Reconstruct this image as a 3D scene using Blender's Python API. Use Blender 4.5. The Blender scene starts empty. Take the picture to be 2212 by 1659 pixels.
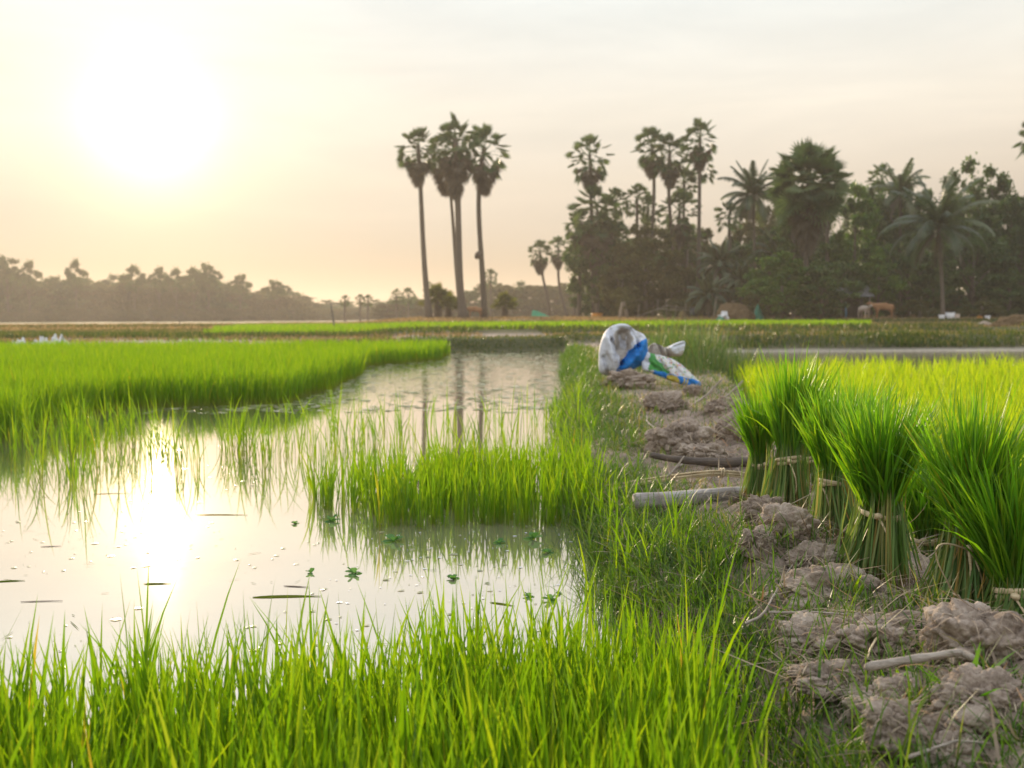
import bpy, math, random
import numpy as np
from mathutils import Vector, Matrix

rng = np.random.default_rng(7)
random.seed(7)
R = math.radians
scene = bpy.context.scene
COL = scene.collection

# ------------------------------------------------------------------ camera
CAM_H = 0.85
F = 2150.0                     # focal length in pixels of a 2212 px wide picture
CX, CY = 1106.0, 829.5
PITCH = math.atan((829.5 - 685.0) / F)
CM = Matrix.Rotation(R(90) - PITCH, 3, 'X') @ Matrix.Rotation(R(-0.31), 3, 'Z')
cam_d = bpy.data.cameras.new('camera')
cam = bpy.data.objects.new('camera', cam_d)
COL.objects.link(cam)
cam.matrix_world = Matrix.Translation((0, 0, CAM_H)) @ CM.to_4x4()
cam_d.sensor_width = 36
cam_d.lens = 36 * F / 2212
cam_d.clip_start = 0.05
cam_d.clip_end = 6000
cam_d.dof.use_dof = True
cam_d.dof.focus_distance = 2.55
cam_d.dof.aperture_fstop = 5.0
scene.camera = cam


def ray(px, py):
    return CM @ Vector(((px - CX) / F, -(py - CY) / F, -1.0))


def at(px, py, Y):
    """point seen at this pixel, Y metres ahead"""
    d = ray(px, py)
    return Vector((0, 0, CAM_H)) + d * (Y / d.y)


def gr(px, py, z=0.0):
    """point seen at this pixel, at height z"""
    d = ray(px, py)
    return Vector((0, 0, CAM_H)) + d * ((z - CAM_H) / d.z)


# ------------------------------------------------------------------ numpy noise
def _hash(i, j, k):
    n = (i * 374761393 + j * 668265263 + k * 1274126177) & 0x7fffffff
    n = ((n ^ (n >> 13)) * 1274126177) & 0x7fffffff
    return ((n ^ (n >> 16)) & 0xffff) / 65535.0


def vnoise(x, y, z=0.0):
    x, y, z = np.broadcast_arrays(np.asarray(x, float), np.asarray(y, float), np.asarray(z, float))
    xi, yi, zi = np.floor(x).astype(np.int64), np.floor(y).astype(np.int64), np.floor(z).astype(np.int64)
    f = lambda t: t * t * (3 - 2 * t)
    fx, fy, fz = f(x - xi), f(y - yi), f(z - zi)
    r = 0
    for a in (0, 1):
        wa = fx if a else 1 - fx
        for b in (0, 1):
            wb = fy if b else 1 - fy
            for c in (0, 1):
                wc = fz if c else 1 - fz
                r = r + wa * wb * wc * _hash(xi + a, yi + b, zi + c)
    return r * 2 - 1


def fbm(x, y, z=0.0, o=4, g=0.5):
    r, a = 0, 1.0
    x, y, z = np.asarray(x, float), np.asarray(y, float), np.asarray(z, float)
    for i in range(o):
        r = r + a * vnoise(x + 17.3 * i, y - 9.1 * i, z + 4.7 * i)
        x, y, z, a = x * 2.03, y * 2.03, z * 2.03, a * g
    return r


def worley(x, y, z=0.0):
    """distance to the nearest and the second nearest of one random point per cell"""
    x, y, z = np.broadcast_arrays(np.asarray(x, float), np.asarray(y, float), np.asarray(z, float))
    xi, yi, zi = np.floor(x).astype(np.int64), np.floor(y).astype(np.int64), np.floor(z).astype(np.int64)
    f1 = np.full(x.shape, 9.0); f2 = f1.copy()
    for a in (-1, 0, 1):
        for b in (-1, 0, 1):
            for c in (-1, 0, 1):
                i, j, k = xi + a, yi + b, zi + c
                d = np.sqrt((i + _hash(i, j, k) - x) ** 2 + (j + _hash(i + 57, j + 13, k) - y) ** 2 + (k + _hash(i, j + 91, k + 29) - z) ** 2)
                f2 = np.where(d < f1, f1, np.minimum(f2, d)); f1 = np.minimum(f1, d)
    return f1, f2


def sst(a, b, x):
    t = np.clip((np.asarray(x, float) - a) / (b - a), 0, 1)
    return t * t * (3 - 2 * t)


# ------------------------------------------------------------------ objects and meshes
def tag(o, label=None, cat=None, group=None, kind=None):
    if label: o['label'] = label
    if cat: o['category'] = cat
    if group: o['group'] = group
    if kind: o['kind'] = kind
    return o


def empty(name, loc, label, cat, group=None, rz=0.0):
    o = bpy.data.objects.new(name, None)
    COL.objects.link(o)
    o.location = loc
    o.rotation_euler = (0, 0, rz)
    o.empty_display_size = 0.1
    return tag(o, label, cat, group)


def link(name, me, parent=None, loc=None):
    o = bpy.data.objects.new(name, me)
    COL.objects.link(o)
    if parent: o.parent = parent
    if loc is not None: o.location = loc
    return o


def mesh(name, V, quads=None, tris=None, mats=(), var=None, smooth=True, mi=None):
    V = np.asarray(V, np.float32).reshape(-1, 3)
    quads = np.zeros((0, 4), np.int32) if quads is None else np.asarray(quads, np.int32).reshape(-1, 4)
    tris = np.zeros((0, 3), np.int32) if tris is None else np.asarray(tris, np.int32).reshape(-1, 3)
    me = bpy.data.meshes.new(name)
    me.vertices.add(len(V))
    me.vertices.foreach_set('co', V.ravel())
    nq, nt = len(quads), len(tris)
    me.loops.add(nq * 4 + nt * 3)
    me.loops.foreach_set('vertex_index', np.concatenate([quads.ravel(), tris.ravel()]).astype(np.int32))
    me.polygons.add(nq + nt)
    me.polygons.foreach_set('loop_start', np.concatenate([np.arange(nq) * 4, nq * 4 + np.arange(nt) * 3]).astype(np.int32))
    for m in mats: me.materials.append(m)
    if mi is not None: me.polygons.foreach_set('material_index', np.asarray(mi, np.int32))
    me.polygons.foreach_set('use_smooth', np.full(nq + nt, smooth, bool))
    if var is not None:
        a = me.attributes.new('var', 'FLOAT_VECTOR', 'POINT')
        a.data.foreach_set('vector', np.asarray(var, np.float32).ravel())
    me.update(calc_edges=True)
    return me


class MB:
    """collects pieces into one mesh"""
    def __init__(s): s.V, s.Q, s.T, s.A, s.n, s.MQ, s.MT = [], [], [], [], 0, [], []

    def add(s, V, Q=None, T=None, var=None, m=0):
        V = np.asarray(V, float).reshape(-1, 3)
        s.V.append(V)
        if Q is not None and len(Q):
            Q = np.asarray(Q).reshape(-1, 4); s.Q.append(Q + s.n); s.MQ.append(np.full(len(Q), m))
        if T is not None and len(T):
            T = np.asarray(T).reshape(-1, 3); s.T.append(T + s.n); s.MT.append(np.full(len(T), m))
        if var is None: var = np.tile([rng.random(), 0.5, rng.random()], (len(V), 1))
        var = np.asarray(var, float)
        if var.ndim == 1: var = np.tile(var, (len(V), 1))
        s.A.append(var)
        s.n += len(V)

    def tube(s, pts, rad, n=8, var=None, m=0, flat=1.0):
        P = np.asarray([tuple(p) for p in pts], float)
        k = len(P)
        rad = np.broadcast_to(np.asarray(rad, float), (k,))
        T = np.gradient(P, axis=0)
        T /= np.linalg.norm(T, axis=1)[:, None] + 1e-9
        ref = np.array([0, 0, 1.0]) if abs(T[0][2]) < 0.9 else np.array([1.0, 0, 0])
        a = np.linspace(0, 2 * np.pi, n, endpoint=False)
        rows = []
        for i in range(k):
            u = np.cross(T[i], ref); u /= np.linalg.norm(u) + 1e-9
            v = np.cross(u, T[i])
            rows.append(P[i] + rad[i] * (np.cos(a)[:, None] * u + flat * np.sin(a)[:, None] * v))
        V = np.concatenate(rows + [P[:1], P[-1:]])
        Q = [(i * n + j, i * n + (j + 1) % n, (i + 1) * n + (j + 1) % n, (i + 1) * n + j) for i in range(k - 1) for j in range(n)]
        T_ = [(k * n, (j + 1) % n, j) for j in range(n)] + [(k * n + 1, (k - 1) * n + j, (k - 1) * n + (j + 1) % n) for j in range(n)]
        if var is None:
            r0, r2 = rng.random(), rng.random()
            tt = np.concatenate([np.repeat(np.linspace(0, 1, k), n), [0, 1]])
            var = np.stack([np.full(len(V), r0), tt, np.full(len(V), r2)], 1)
        s.add(V, Q, T_, var, m)

    def box(s, c, size, rz=0.0, var=None, m=0):
        x, y, z = np.array(size) / 2
        V = np.array([(i * x, j * y, k * z) for k in (-1, 1) for j in (-1, 1) for i in (-1, 1)], float)
        cs, sn = math.cos(rz), math.sin(rz)
        V = np.stack([V[:, 0] * cs - V[:, 1] * sn, V[:, 0] * sn + V[:, 1] * cs, V[:, 2]], 1) + np.array(tuple(c))
        s.add(V, [(0, 2, 3, 1), (4, 5, 7, 6), (0, 1, 5, 4), (2, 6, 7, 3), (0, 4, 6, 2), (1, 3, 7, 5)], None, var, m)

    def mesh(s, name, mats, smooth=True):
        V = np.concatenate(s.V); A = np.concatenate(s.A)
        Q = np.concatenate(s.Q) if s.Q else None
        T = np.concatenate(s.T) if s.T else None
        return mesh(name, V, Q, T, mats, A, smooth, np.concatenate(s.MQ + s.MT))

    def build(s, name, mats, parent=None, loc=None, smooth=True):
        return link(name, s.mesh(name, mats if isinstance(mats, (list, tuple)) else [mats], smooth), parent, loc)


def blade_arrays(P, h, w, az, tilt, curve, S=4, face=None, rnd=None, t0=0.0):
    P = np.asarray(P, float); N = len(P)
    one = np.ones(N)
    h, w, az, tilt, curve = [np.asarray(q, float) * one for q in (h, w, az, tilt, curve)]
    t = np.linspace(0, 1, S + 1)
    phi = tilt[:, None] + curve[:, None] * t[None, :] ** 1.6
    pm = 0.5 * (phi[:, 1:] + phi[:, :-1])
    sl = (h / S)[:, None]
    r = np.concatenate([np.zeros((N, 1)), np.cumsum(np.sin(pm) * sl, 1)], 1)
    z = np.concatenate([np.zeros((N, 1)), np.cumsum(np.cos(pm) * sl, 1)], 1)
    C = np.stack([P[:, :1] + r * np.cos(az)[:, None], P[:, 1:2] + r * np.sin(az)[:, None], P[:, 2:] + z], 2)
    if face is None: face = az + np.pi / 2 + rng.normal(0, 0.7, N)
    W = np.stack([np.cos(face), np.sin(face), np.zeros(N)], 1)
    prof = np.interp(t, [0, .25, .55, .8, 1], [.5, .85, 1, .62, 0.0])
    off = 0.5 * w[:, None, None] * prof[None, :, None] * W[:, None, :]
    L, Rr = C - off, C + off
    body = np.stack([L[:, :S], Rr[:, :S]], 2).reshape(N, 2 * S, 3)
    V = np.concatenate([body, C[:, S:S + 1]], 1)
    nv = 2 * S + 1
    b = (np.arange(N) * nv)[:, None, None]
    i = np.arange(S - 1)
    q = np.stack([2 * i, 2 * i + 1, 2 * i + 3, 2 * i + 2], 1)[None] + b
    tr = np.array([[2 * S - 2, 2 * S - 1, 2 * S]])[None] + b
    if rnd is None: rnd = rng.random(N)
    tv = np.concatenate([np.repeat(t[:S], 2), [1.0]])
    A = np.stack([np.repeat(rnd[:, None], nv, 1), np.repeat(t0 + (1 - t0) * tv[None], N, 0), np.repeat(rng.random(N)[:, None], nv, 1)], 2)
    return V.reshape(-1, 3), q.reshape(-1, 4), tr.reshape(-1, 3), A.reshape(-1, 3)


def blades(name, mat, *a, parent=None, **k):
    V, Q, T, A = blade_arrays(*a, **k)
    return link(name, mesh(name, V, Q, T, [mat], A, True), parent)


# ------------------------------------------------------------------ materials
class NT:
    def __init__(s, tree):
        s.t = tree; tree.nodes.clear()

    def n(s, typ, **k):
        nd = s.t.nodes.new(typ)
        for a, b in k.items():
            if a.startswith('i_'):
                key = a[2:]
                key = int(key) if key.isdigit() else key.replace('_', ' ')
                s.set(nd.inputs[key], b)
            else: setattr(nd, a, b)
        return nd

    def set(s, sock, v):
        if isinstance(v, bpy.types.NodeSocket): s.t.links.new(v, sock)
        else:
            if isinstance(v, (tuple, list)) and len(v) == 3 and sock.type == 'RGBA': v = (*v, 1)
            sock.default_value = v

    def math(s, op, a, b=0.0, c=None, clamp=False):
        nd = s.n('ShaderNodeMath', operation=op, use_clamp=clamp)
        s.set(nd.inputs[0], a); s.set(nd.inputs[1], b)
        if c is not None: s.set(nd.inputs[2], c)
        return nd.outputs[0]

    def mix(s, f, a, b, mode='MIX'):
        nd = s.n('ShaderNodeMix', data_type='RGBA', blend_type=mode)
        s.set(nd.inputs[0], f); s.set(nd.inputs[6], a); s.set(nd.inputs[7], b)
        return nd.outputs[2]

    def ramp(s, f, stops, interp='LINEAR'):
        nd = s.n('ShaderNodeValToRGB')
        cr = nd.color_ramp; cr.interpolation = interp
        while len(cr.elements) < len(stops): cr.elements.new(0.5)
        for e, (p, c) in zip(cr.elements, stops):
            e.position = p
            e.color = (*c, 1) if isinstance(c, (tuple, list)) else (c, c, c, 1)
        s.set(nd.inputs[0], f)
        return nd.outputs[0]

    def noise(s, scale, detail=4, rough=0.55, vec=None, dist=0.0):
        nd = s.n('ShaderNodeTexNoise')
        s.set(nd.inputs['Scale'], scale); s.set(nd.inputs['Detail'], detail); s.set(nd.inputs['Roughness'], rough)
        s.set(nd.inputs['Distortion'], dist)
        if vec is not None: s.set(nd.inputs['Vector'], vec)
        return nd.outputs[0]

    def pos(s, scale=(1, 1, 1), obj=False):
        src = s.n('ShaderNodeTexCoord').outputs['Object'] if obj else s.n('ShaderNodeNewGeometry').outputs['Position']
        mp = s.n('ShaderNodeMapping'); s.set(mp.inputs['Vector'], src); mp.inputs['Scale'].default_value = scale
        return mp.outputs[0]

    def bump(s, h, strength=0.5, dist=0.01):
        nd = s.n('ShaderNodeBump'); s.set(nd.inputs['Strength'], strength); s.set(nd.inputs['Distance'], dist); s.set(nd.inputs['Height'], h)
        return nd.outputs[0]


def newmat(name):
    m = bpy.data.materials.new(name); m.use_nodes = True
    return m, NT(m.node_tree)


def finish(t, sh):
    o = t.n('ShaderNodeOutputMaterial'); t.t.links.new(sh, o.inputs['Surface'])


def principled(t, col, rough=0.7, spec=0.3, normal=None):
    p = t.n('ShaderNodeBsdfPrincipled')
    t.set(p.inputs['Base Color'], col); t.set(p.inputs['Roughness'], rough); t.set(p.inputs['Specular IOR Level'], spec)
    if normal is not None: t.set(p.inputs['Normal'], normal)
    return p.outputs[0]


def leaf_mat(name, stops, base=None, base_h=0.3, trans=0.5, gain=(1.9, 2.1, 0.9), rough=0.42, spec=0.35):
    """leaf: own colour from the blade's random number, paler sheath at its foot, light passes through"""
    m, t = newmat(name)
    at_ = t.n('ShaderNodeAttribute', attribute_name='var')
    sp = t.n('ShaderNodeSeparateXYZ'); t.set(sp.inputs[0], at_.outputs['Vector'])
    col = t.ramp(sp.outputs[0], stops)
    if base is not None:
        f = t.ramp(sp.outputs[1], [(0.0, 1.0), (base_h, 0.0)])
        col = t.mix(f, col, base)
    tc = t.mix(1.0, col, gain, 'MULTIPLY')
    p = principled(t, col, rough, spec)
    tr = t.n('ShaderNodeBsdfTranslucent'); t.set(tr.inputs[0], tc)
    mx = t.n('ShaderNodeMixShader'); mx.inputs[0].default_value = trans
    t.t.links.new(p, mx.inputs[1]); t.t.links.new(tr.outputs[0], mx.inputs[2])
    finish(t, mx.outputs[0])
    return m


def plain(name, stops, scale=20, rough=0.8, spec=0.2, bump=0.4, bd=0.01, stretch=(1, 1, 1), obj=True, detail=5):
    m, t = newmat(name)
    v = t.pos(stretch, obj)
    n1 = t.noise(scale, detail, 0.6, v)
    col = t.ramp(n1, stops)
    at_ = t.n('ShaderNodeAttribute', attribute_name='var')
    sp = t.n('ShaderNodeSeparateXYZ'); t.set(sp.inputs[0], at_.outputs['Vector'])
    k = t.math('MULTIPLY_ADD', sp.outputs[0], 0.5, 0.75)
    cc = t.n('ShaderNodeCombineColor')
    for i in range(3): t.set(cc.inputs[i], k)
    col = t.mix(1.0, col, cc.outputs[0], 'MULTIPLY')
    n2 = t.noise(scale * 3, 4, 0.6, v)
    finish(t, principled(t, col, rough, spec, t.bump(n2, bump, bd)))
    return m


GREENS = [(0.0, (0.057, 0.128, 0.010)), (0.45, (0.085, 0.163, 0.010)), (0.9, (0.124, 0.192, 0.012)), (0.993, (0.15, 0.20, 0.02)), (1.0, (0.22, 0.17, 0.05))]
M = {}
M['rice'] = leaf_mat('rice_leaf', GREENS, (0.12, 0.13, 0.03), 0.30, 0.55, (2.7, 2.6, 0.35))
M['rice_right'] = leaf_mat('rice_leaf_field', [(0.0, (0.11, 0.19, 0.012)), (0.5, (0.17, 0.245, 0.014)), (1.0, (0.24, 0.28, 0.02))], (0.12, 0.13, 0.03), 0.25, 0.55, (2.7, 2.6, 0.35))
M['bundle_leaf'] = leaf_mat('bundle_leaf', [(0.0, (0.055, 0.150, 0.013)), (0.55, (0.088, 0.195, 0.015)), (0.95, (0.13, 0.215, 0.016)), (1.0, (0.15, 0.15, 0.03))], (0.10, 0.13, 0.04), 0.2, 0.5, (3.0, 2.9, 0.5))
M['stem'] = leaf_mat('rice_stem', [(0.0, (0.09, 0.18, 0.045)), (0.6, (0.15, 0.24, 0.07)), (0.88, (0.28, 0.28, 0.10)), (1.0, (0.38, 0.23, 0.07))], (0.20, 0.13, 0.06), 0.15, 0.35, (1.7, 1.6, 0.8), 0.4, 0.3)
M['root'] = plain('root_fibre', [(0.3, (0.10, 0.06, 0.035)), (0.7, (0.22, 0.13, 0.07))], 60, 0.9, 0.1)
M['straw_tie'] = plain('straw_tie', [(0.25, (0.42, 0.32, 0.18)), (0.75, (0.66, 0.54, 0.36))], 40, 0.55, 0.3, 0.5, 0.003, (1, 1, 6))
M['short_grass'] = leaf_mat('short_grass', [(0.0, (0.035, 0.085, 0.014)), (0.5, (0.065, 0.125, 0.015)), (0.72, (0.10, 0.14, 0.02)), (0.84, (0.20, 0.16, 0.08)), (1.0, (0.28, 0.22, 0.13))], None, 0.3, 0.45, (2.2, 2.2, 0.8))
M['bank_grass'] = leaf_mat('bank_grass', [(0.0, (0.03, 0.055, 0.014)), (0.6, (0.055, 0.085, 0.018)), (0.85, (0.10, 0.10, 0.03)), (1.0, (0.20, 0.16, 0.07))], None, 0.3, 0.4, (1.9, 1.9, 0.9))
M['weed'] = leaf_mat('weed_grass', [(0.0, (0.06, 0.11, 0.035)), (0.7, (0.095, 0.15, 0.045)), (1.0, (0.20, 0.18, 0.07))], None, 0.3, 0.4, (1.8, 1.9, 1.0))
M['dry_grass'] = leaf_mat('dry_grass', [(0.0, (0.13, 0.11, 0.04)), (0.5, (0.24, 0.17, 0.085)), (1.0, (0.34, 0.25, 0.15))], None, 0.3, 0.35, (1.5, 1.4, 1.0), 0.7, 0.1)
M['straw'] = leaf_mat('straw_litter', [(0.0, (0.16, 0.12, 0.085)), (0.5, (0.27, 0.21, 0.15)), (0.9, (0.38, 0.31, 0.22)), (1.0, (0.35, 0.19, 0.09))], None, 0.3, 0.2, (1.2, 1.1, 1.0), 0.6, 0.2)
M['palm_leaf'] = leaf_mat('palm_leaf', [(0.0, (0.032, 0.064, 0.022)), (0.6, (0.060, 0.108, 0.038)), (1.0, (0.115, 0.165, 0.070))], None, 0.3, 0.3, (1.6, 1.6, 0.9), 0.5, 0.3)
M['young_leaf'] = leaf_mat('young_palm_leaf', [(0.0, (0.06, 0.08, 0.015)), (1.0, (0.12, 0.12, 0.02))], None, 0.3, 0.4, (1.9, 1.8, 0.8), 0.5, 0.3)
M['coco_leaf'] = leaf_mat('coconut_leaf', [(0.0, (0.036, 0.062, 0.030)), (0.6, (0.056, 0.092, 0.044)), (1.0, (0.11, 0.135, 0.065))], None, 0.3, 0.35, (1.5, 1.6, 0.9), 0.4, 0.4)
M['dead_leaf'] = leaf_mat('dead_palm_leaf', [(0.0, (0.075, 0.062, 0.045)), (1.0, (0.15, 0.135, 0.105))], None, 0.3, 0.15, (1.2, 1.1, 1.0), 0.8, 0.1)
M['tree_leaf'] = leaf_mat('tree_leaf', [(0.0, (0.019, 0.044, 0.013)), (0.55, (0.045, 0.088, 0.024)), (1.0, (0.110, 0.165, 0.052))], None, 0.3, 0.35, (1.6, 1.7, 0.8), 0.5, 0.25)
M['bright_leaf'] = leaf_mat('bright_tree_leaf', [(0.0, (0.030, 0.070, 0.012)), (0.6, (0.065, 0.135, 0.018)), (1.0, (0.12, 0.19, 0.03))], None, 0.3, 0.35, (1.6, 1.7, 0.8), 0.5, 0.25)
M['olive_leaf'] = leaf_mat('olive_tree_leaf', [(0.0, (0.045, 0.052, 0.016)), (0.6, (0.065, 0.075, 0.020)), (1.0, (0.10, 0.09, 0.03))], None, 0.3, 0.35, (1.5, 1.5, 0.8), 0.6, 0.2)
M['bark'] = plain('palm_bark', [(0.3, (0.075, 0.062, 0.050)), (0.7, (0.16, 0.135, 0.11))], 6, 0.9, 0.1, 0.6, 0.05, (1, 1, 5))
M['pale_bark'] = plain('pale_bark', [(0.3, (0.20, 0.16, 0.12)), (0.7, (0.34, 0.28, 0.22))], 6, 0.9, 0.1, 0.6, 0.05, (1, 1, 3))
M['water_plant'] = leaf_mat('water_lettuce_leaf', [(0.0, (0.08, 0.18, 0.06)), (1.0, (0.15, 0.28, 0.10))], None, 0.3, 0.4, (1.7, 1.9, 0.8), 0.8, 0.05)
M['leaf_afloat'] = leaf_mat('leaf_afloat', [(0.0, (0.06, 0.10, 0.015)), (1.0, (0.13, 0.15, 0.025))], None, 0.3, 0.3, (1.8, 1.7, 0.6), 0.9, 0.0)
M['floating'] = leaf_mat('floating_weed', [(0.0, (0.10, 0.14, 0.03)), (0.5, (0.20, 0.23, 0.07)), (1.0, (0.50, 0.47, 0.36))], None, 0.3, 0.12, (1.5, 1.5, 0.8), 0.35, 0.5)


def wood_mat(name, a, b, c):
    m, t = newmat(name)
    v = t.pos((2.5, 26, 26), True)
    g = t.noise(6, 6, 0.65, v, 0.6)
    col = t.ramp(g, [(0.25, a), (0.5, b), (0.75, c)])
    v2 = t.pos((1, 1, 1), True)
    col = t.mix(t.ramp(t.noise(14, 3, 0.6, v2), [(0.4, 0.0), (0.75, 0.55)]), col, (0.16, 0.12, 0.085))
    finish(t, principled(t, col, 0.85, 0.15, t.bump(g, 0.9, 0.006)))
    return m


M['grey_wood'] = wood_mat('weathered_wood', (0.20, 0.18, 0.17), (0.38, 0.35, 0.335), (0.55, 0.52, 0.50))
M['dark_wood'] = wood_mat('dark_branch_bark', (0.05, 0.042, 0.038), (0.10, 0.082, 0.072), (0.18, 0.15, 0.13))
M['stick'] = wood_mat('dry_stick_bark', (0.22, 0.18, 0.15), (0.36, 0.31, 0.26), (0.48, 0.43, 0.37))
M['stalk'] = wood_mat('split_palm_stalk', (0.38, 0.29, 0.16), (0.56, 0.45, 0.28), (0.70, 0.60, 0.42))


def mud_mat(name, dark, mid, light):
    m, t = newmat(name)
    v = t.pos()
    big = t.noise(9, 5, 0.65, v, 0.3)
    fine = t.noise(70, 5, 0.7, v)
    fib = t.noise(38, 4, 0.6, t.pos((1, 1, 0.18)), 1.8)
    col = t.ramp(big, [(0.28, dark), (0.52, mid), (0.78, light)])
    col = t.mix(t.ramp(fine, [(0.42, 0.0), (0.72, 0.65)]), col, light)
    col = t.mix(t.ramp(fib, [(0.60, 0.0), (0.70, 0.5)]), col, (0.30, 0.22, 0.15))
    h = t.math('ADD', t.math('MULTIPLY', big, 0.8), t.math('ADD', t.math('MULTIPLY', fine, 0.45), t.math('MULTIPLY', fib, 0.35)))
    finish(t, principled(t, col, 0.9, 0.15, t.bump(h, 0.9, 0.02)))
    return m


M['mud'] = mud_mat('clod_mud', (0.105, 0.075, 0.055), (0.30, 0.235, 0.185), (0.50, 0.42, 0.345))


def ground_mat():
    m, t = newmat('ground_soil')
    at_ = t.n('ShaderNodeAttribute', attribute_name='var')
    v = t.pos()
    big = t.noise(7, 5, 0.65, v, 0.3)
    fine = t.noise(60, 5, 0.7, v)
    far = t.noise(0.9, 6, 0.65, t.pos((0.35, 1, 1)))
    k = t.ramp(big, [(0.25, 0.62), (0.75, 1.35)])
    k2 = t.ramp(fine, [(0.3, 0.7), (0.7, 1.35)])
    k3 = t.ramp(far, [(0.3, 0.65), (0.7, 1.35)])
    col = t.mix(1.0, at_.outputs['Color'], k, 'MULTIPLY')
    col = t.mix(1.0, col, k2, 'MULTIPLY')
    col = t.mix(1.0, col, k3, 'MULTIPLY')
    h = t.math('ADD', big, t.math('MULTIPLY', fine, 0.5))
    finish(t, principled(t, col, 0.92, 0.12, t.bump(h, 0.8, 0.02)))
    return m


def water_mat():
    m, t = newmat('muddy_water')
    v = t.pos()
    sil = t.noise(1.6, 4, 0.6, v)
    col = t.ramp(sil, [(0.3, (0.30, 0.255, 0.180)), (0.7, (0.40, 0.35, 0.26))])
    near = t.noise(5.0, 3, 0.5, v)
    rip = t.noise(9, 4, 0.6, t.pos((0.5, 1.6, 1)))
    sx = t.n('ShaderNodeSeparateXYZ'); t.set(sx.inputs[0], v)
    ff = t.n('ShaderNodeMapRange'); t.set(ff.inputs[0], sx.outputs[1])
    ff.inputs[1].default_value = 9.2; ff.inputs[2].default_value = 10.8; ff.inputs[3].default_value = 0.06; ff.inputs[4].default_value = 2.6
    h = t.math('ADD', t.math('MULTIPLY', near, 0.25), t.math('MULTIPLY', rip, ff.outputs[0]))
    nb = t.bump(h, 0.35, 0.0035)
    p = principled(t, col, 0.6, 0.0, nb)
    g = t.n('ShaderNodeBsdfGlossy'); g.inputs['Color'].default_value = (0.98, 0.945, 0.90, 1); g.inputs['Roughness'].default_value = 0.035
    t.set(g.inputs['Normal'], nb)
    lw = t.n('ShaderNodeLayerWeight'); lw.inputs[0].default_value = 0.5; t.set(lw.inputs['Normal'], nb)
    fr = t.ramp(lw.outputs['Facing'], [(0.0, 0.05), (0.45, 0.30), (0.62, 0.58), (0.75, 0.76), (0.9, 0.92), (1.0, 0.98)])
    mx = t.n('ShaderNodeMixShader'); t.set(mx.inputs[0], fr)
    t.t.links.new(p, mx.inputs[1]); t.t.links.new(g.outputs[0], mx.inputs[2])
    finish(t, mx.outputs[0])
    return m


M['ground'] = ground_mat()
M['water'] = water_mat()


def cloth(name, stops, scale=9, rough=0.65):
    m, t = newmat(name)
    v = t.pos((1, 1, 1), True)
    n1 = t.noise(scale, 5, 0.65, v)
    col = t.ramp(n1, stops)
    wv = t.n('ShaderNodeTexWave'); t.set(wv.inputs['Vector'], v); wv.inputs['Scale'].default_value = 120
    finish(t, principled(t, col, rough, 0.3, t.bump(t.math('ADD', t.math('MULTIPLY', wv.outputs[1], 0.2), n1), 0.4, 0.006)))
    return m


M['sack_white'] = cloth('woven_sack_white', [(0.30, (0.30, 0.28, 0.27)), (0.48, (0.54, 0.56, 0.62)), (0.75, (0.68, 0.71, 0.78))])
M['sack_blue'] = cloth('woven_sack_blue', [(0.3, (0.01, 0.13, 0.42)), (0.7, (0.015, 0.20, 0.58))])
M['sack_green'] = cloth('printed_sack_green', [(0.3, (0.03, 0.16, 0.05)), (0.7, (0.08, 0.32, 0.06))], 30)
M['sack_yellow'] = cloth('printed_sack_yellow', [(0.3, (0.40, 0.30, 0.03)), (0.7, (0.50, 0.42, 0.08))], 30)
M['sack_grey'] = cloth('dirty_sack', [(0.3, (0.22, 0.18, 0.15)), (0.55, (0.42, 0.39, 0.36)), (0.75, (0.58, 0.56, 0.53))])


def print_mat():
    m, t = newmat('printed_sack_picture')
    v = t.pos((1, 1, 1), True)
    vo = t.n('ShaderNodeTexVoronoi'); t.set(vo.inputs['Vector'], v); vo.inputs['Scale'].default_value = 55; vo.inputs['Randomness'].default_value = 1.0
    sc = t.n('ShaderNodeSeparateColor'); t.set(sc.inputs[0], vo.outputs['Color'])
    col = t.ramp(sc.outputs[0], [(0.0, (0.50, 0.50, 0.50)), (0.40, (0.56, 0.54, 0.52)), (0.5, (0.42, 0.20, 0.21)), (0.60, (0.56, 0.56, 0.57)), (0.76, (0.16, 0.30, 0.14)), (0.86, (0.48, 0.42, 0.24)), (0.92, (0.30, 0.36, 0.46))], 'CONSTANT')
    n1 = t.noise(10, 4, 0.6, v)
    finish(t, principled(t, col, 0.5, 0.3, t.bump(n1, 0.4, 0.01)))
    return m


M['sack_print'] = print_mat()
M['tarp'] = cloth('green_tarp', [(0.3, (0.02, 0.20, 0.10)), (0.7, (0.03, 0.30, 0.15))], 2)
M['net'] = cloth('teal_net', [(0.3, (0.012, 0.12, 0.08)), (0.7, (0.02, 0.21, 0.14))], 3)
M['plastic'] = cloth('white_plastic', [(0.3, (0.55, 0.56, 0.60)), (0.7, (0.80, 0.80, 0.82))], 4, 0.3)
M['roof_sheet'] = plain('roof_sheet', [(0.3, (0.085, 0.09, 0.095)), (0.7, (0.15, 0.155, 0.16))], 2, 0.6, 0.3)
M['dark_boards'] = plain('dark_boards', [(0.3, (0.03, 0.026, 0.024)), (0.7, (0.06, 0.052, 0.046))], 4)
M['hay'] = plain('hay', [(0.3, (0.13, 0.085, 0.045)), (0.7, (0.28, 0.20, 0.115))], 14, 0.95, 0.05, 0.9, 0.15)
M['cow_brown'] = plain('cow_coat', [(0.35, (0.34, 0.17, 0.08)), (0.7, (0.50, 0.28, 0.14))], 2, 0.8)
M['cow_pale'] = plain('pale_cow_coat', [(0.35, (0.50, 0.40, 0.34)), (0.7, (0.68, 0.58, 0.50))], 2, 0.8)
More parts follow.
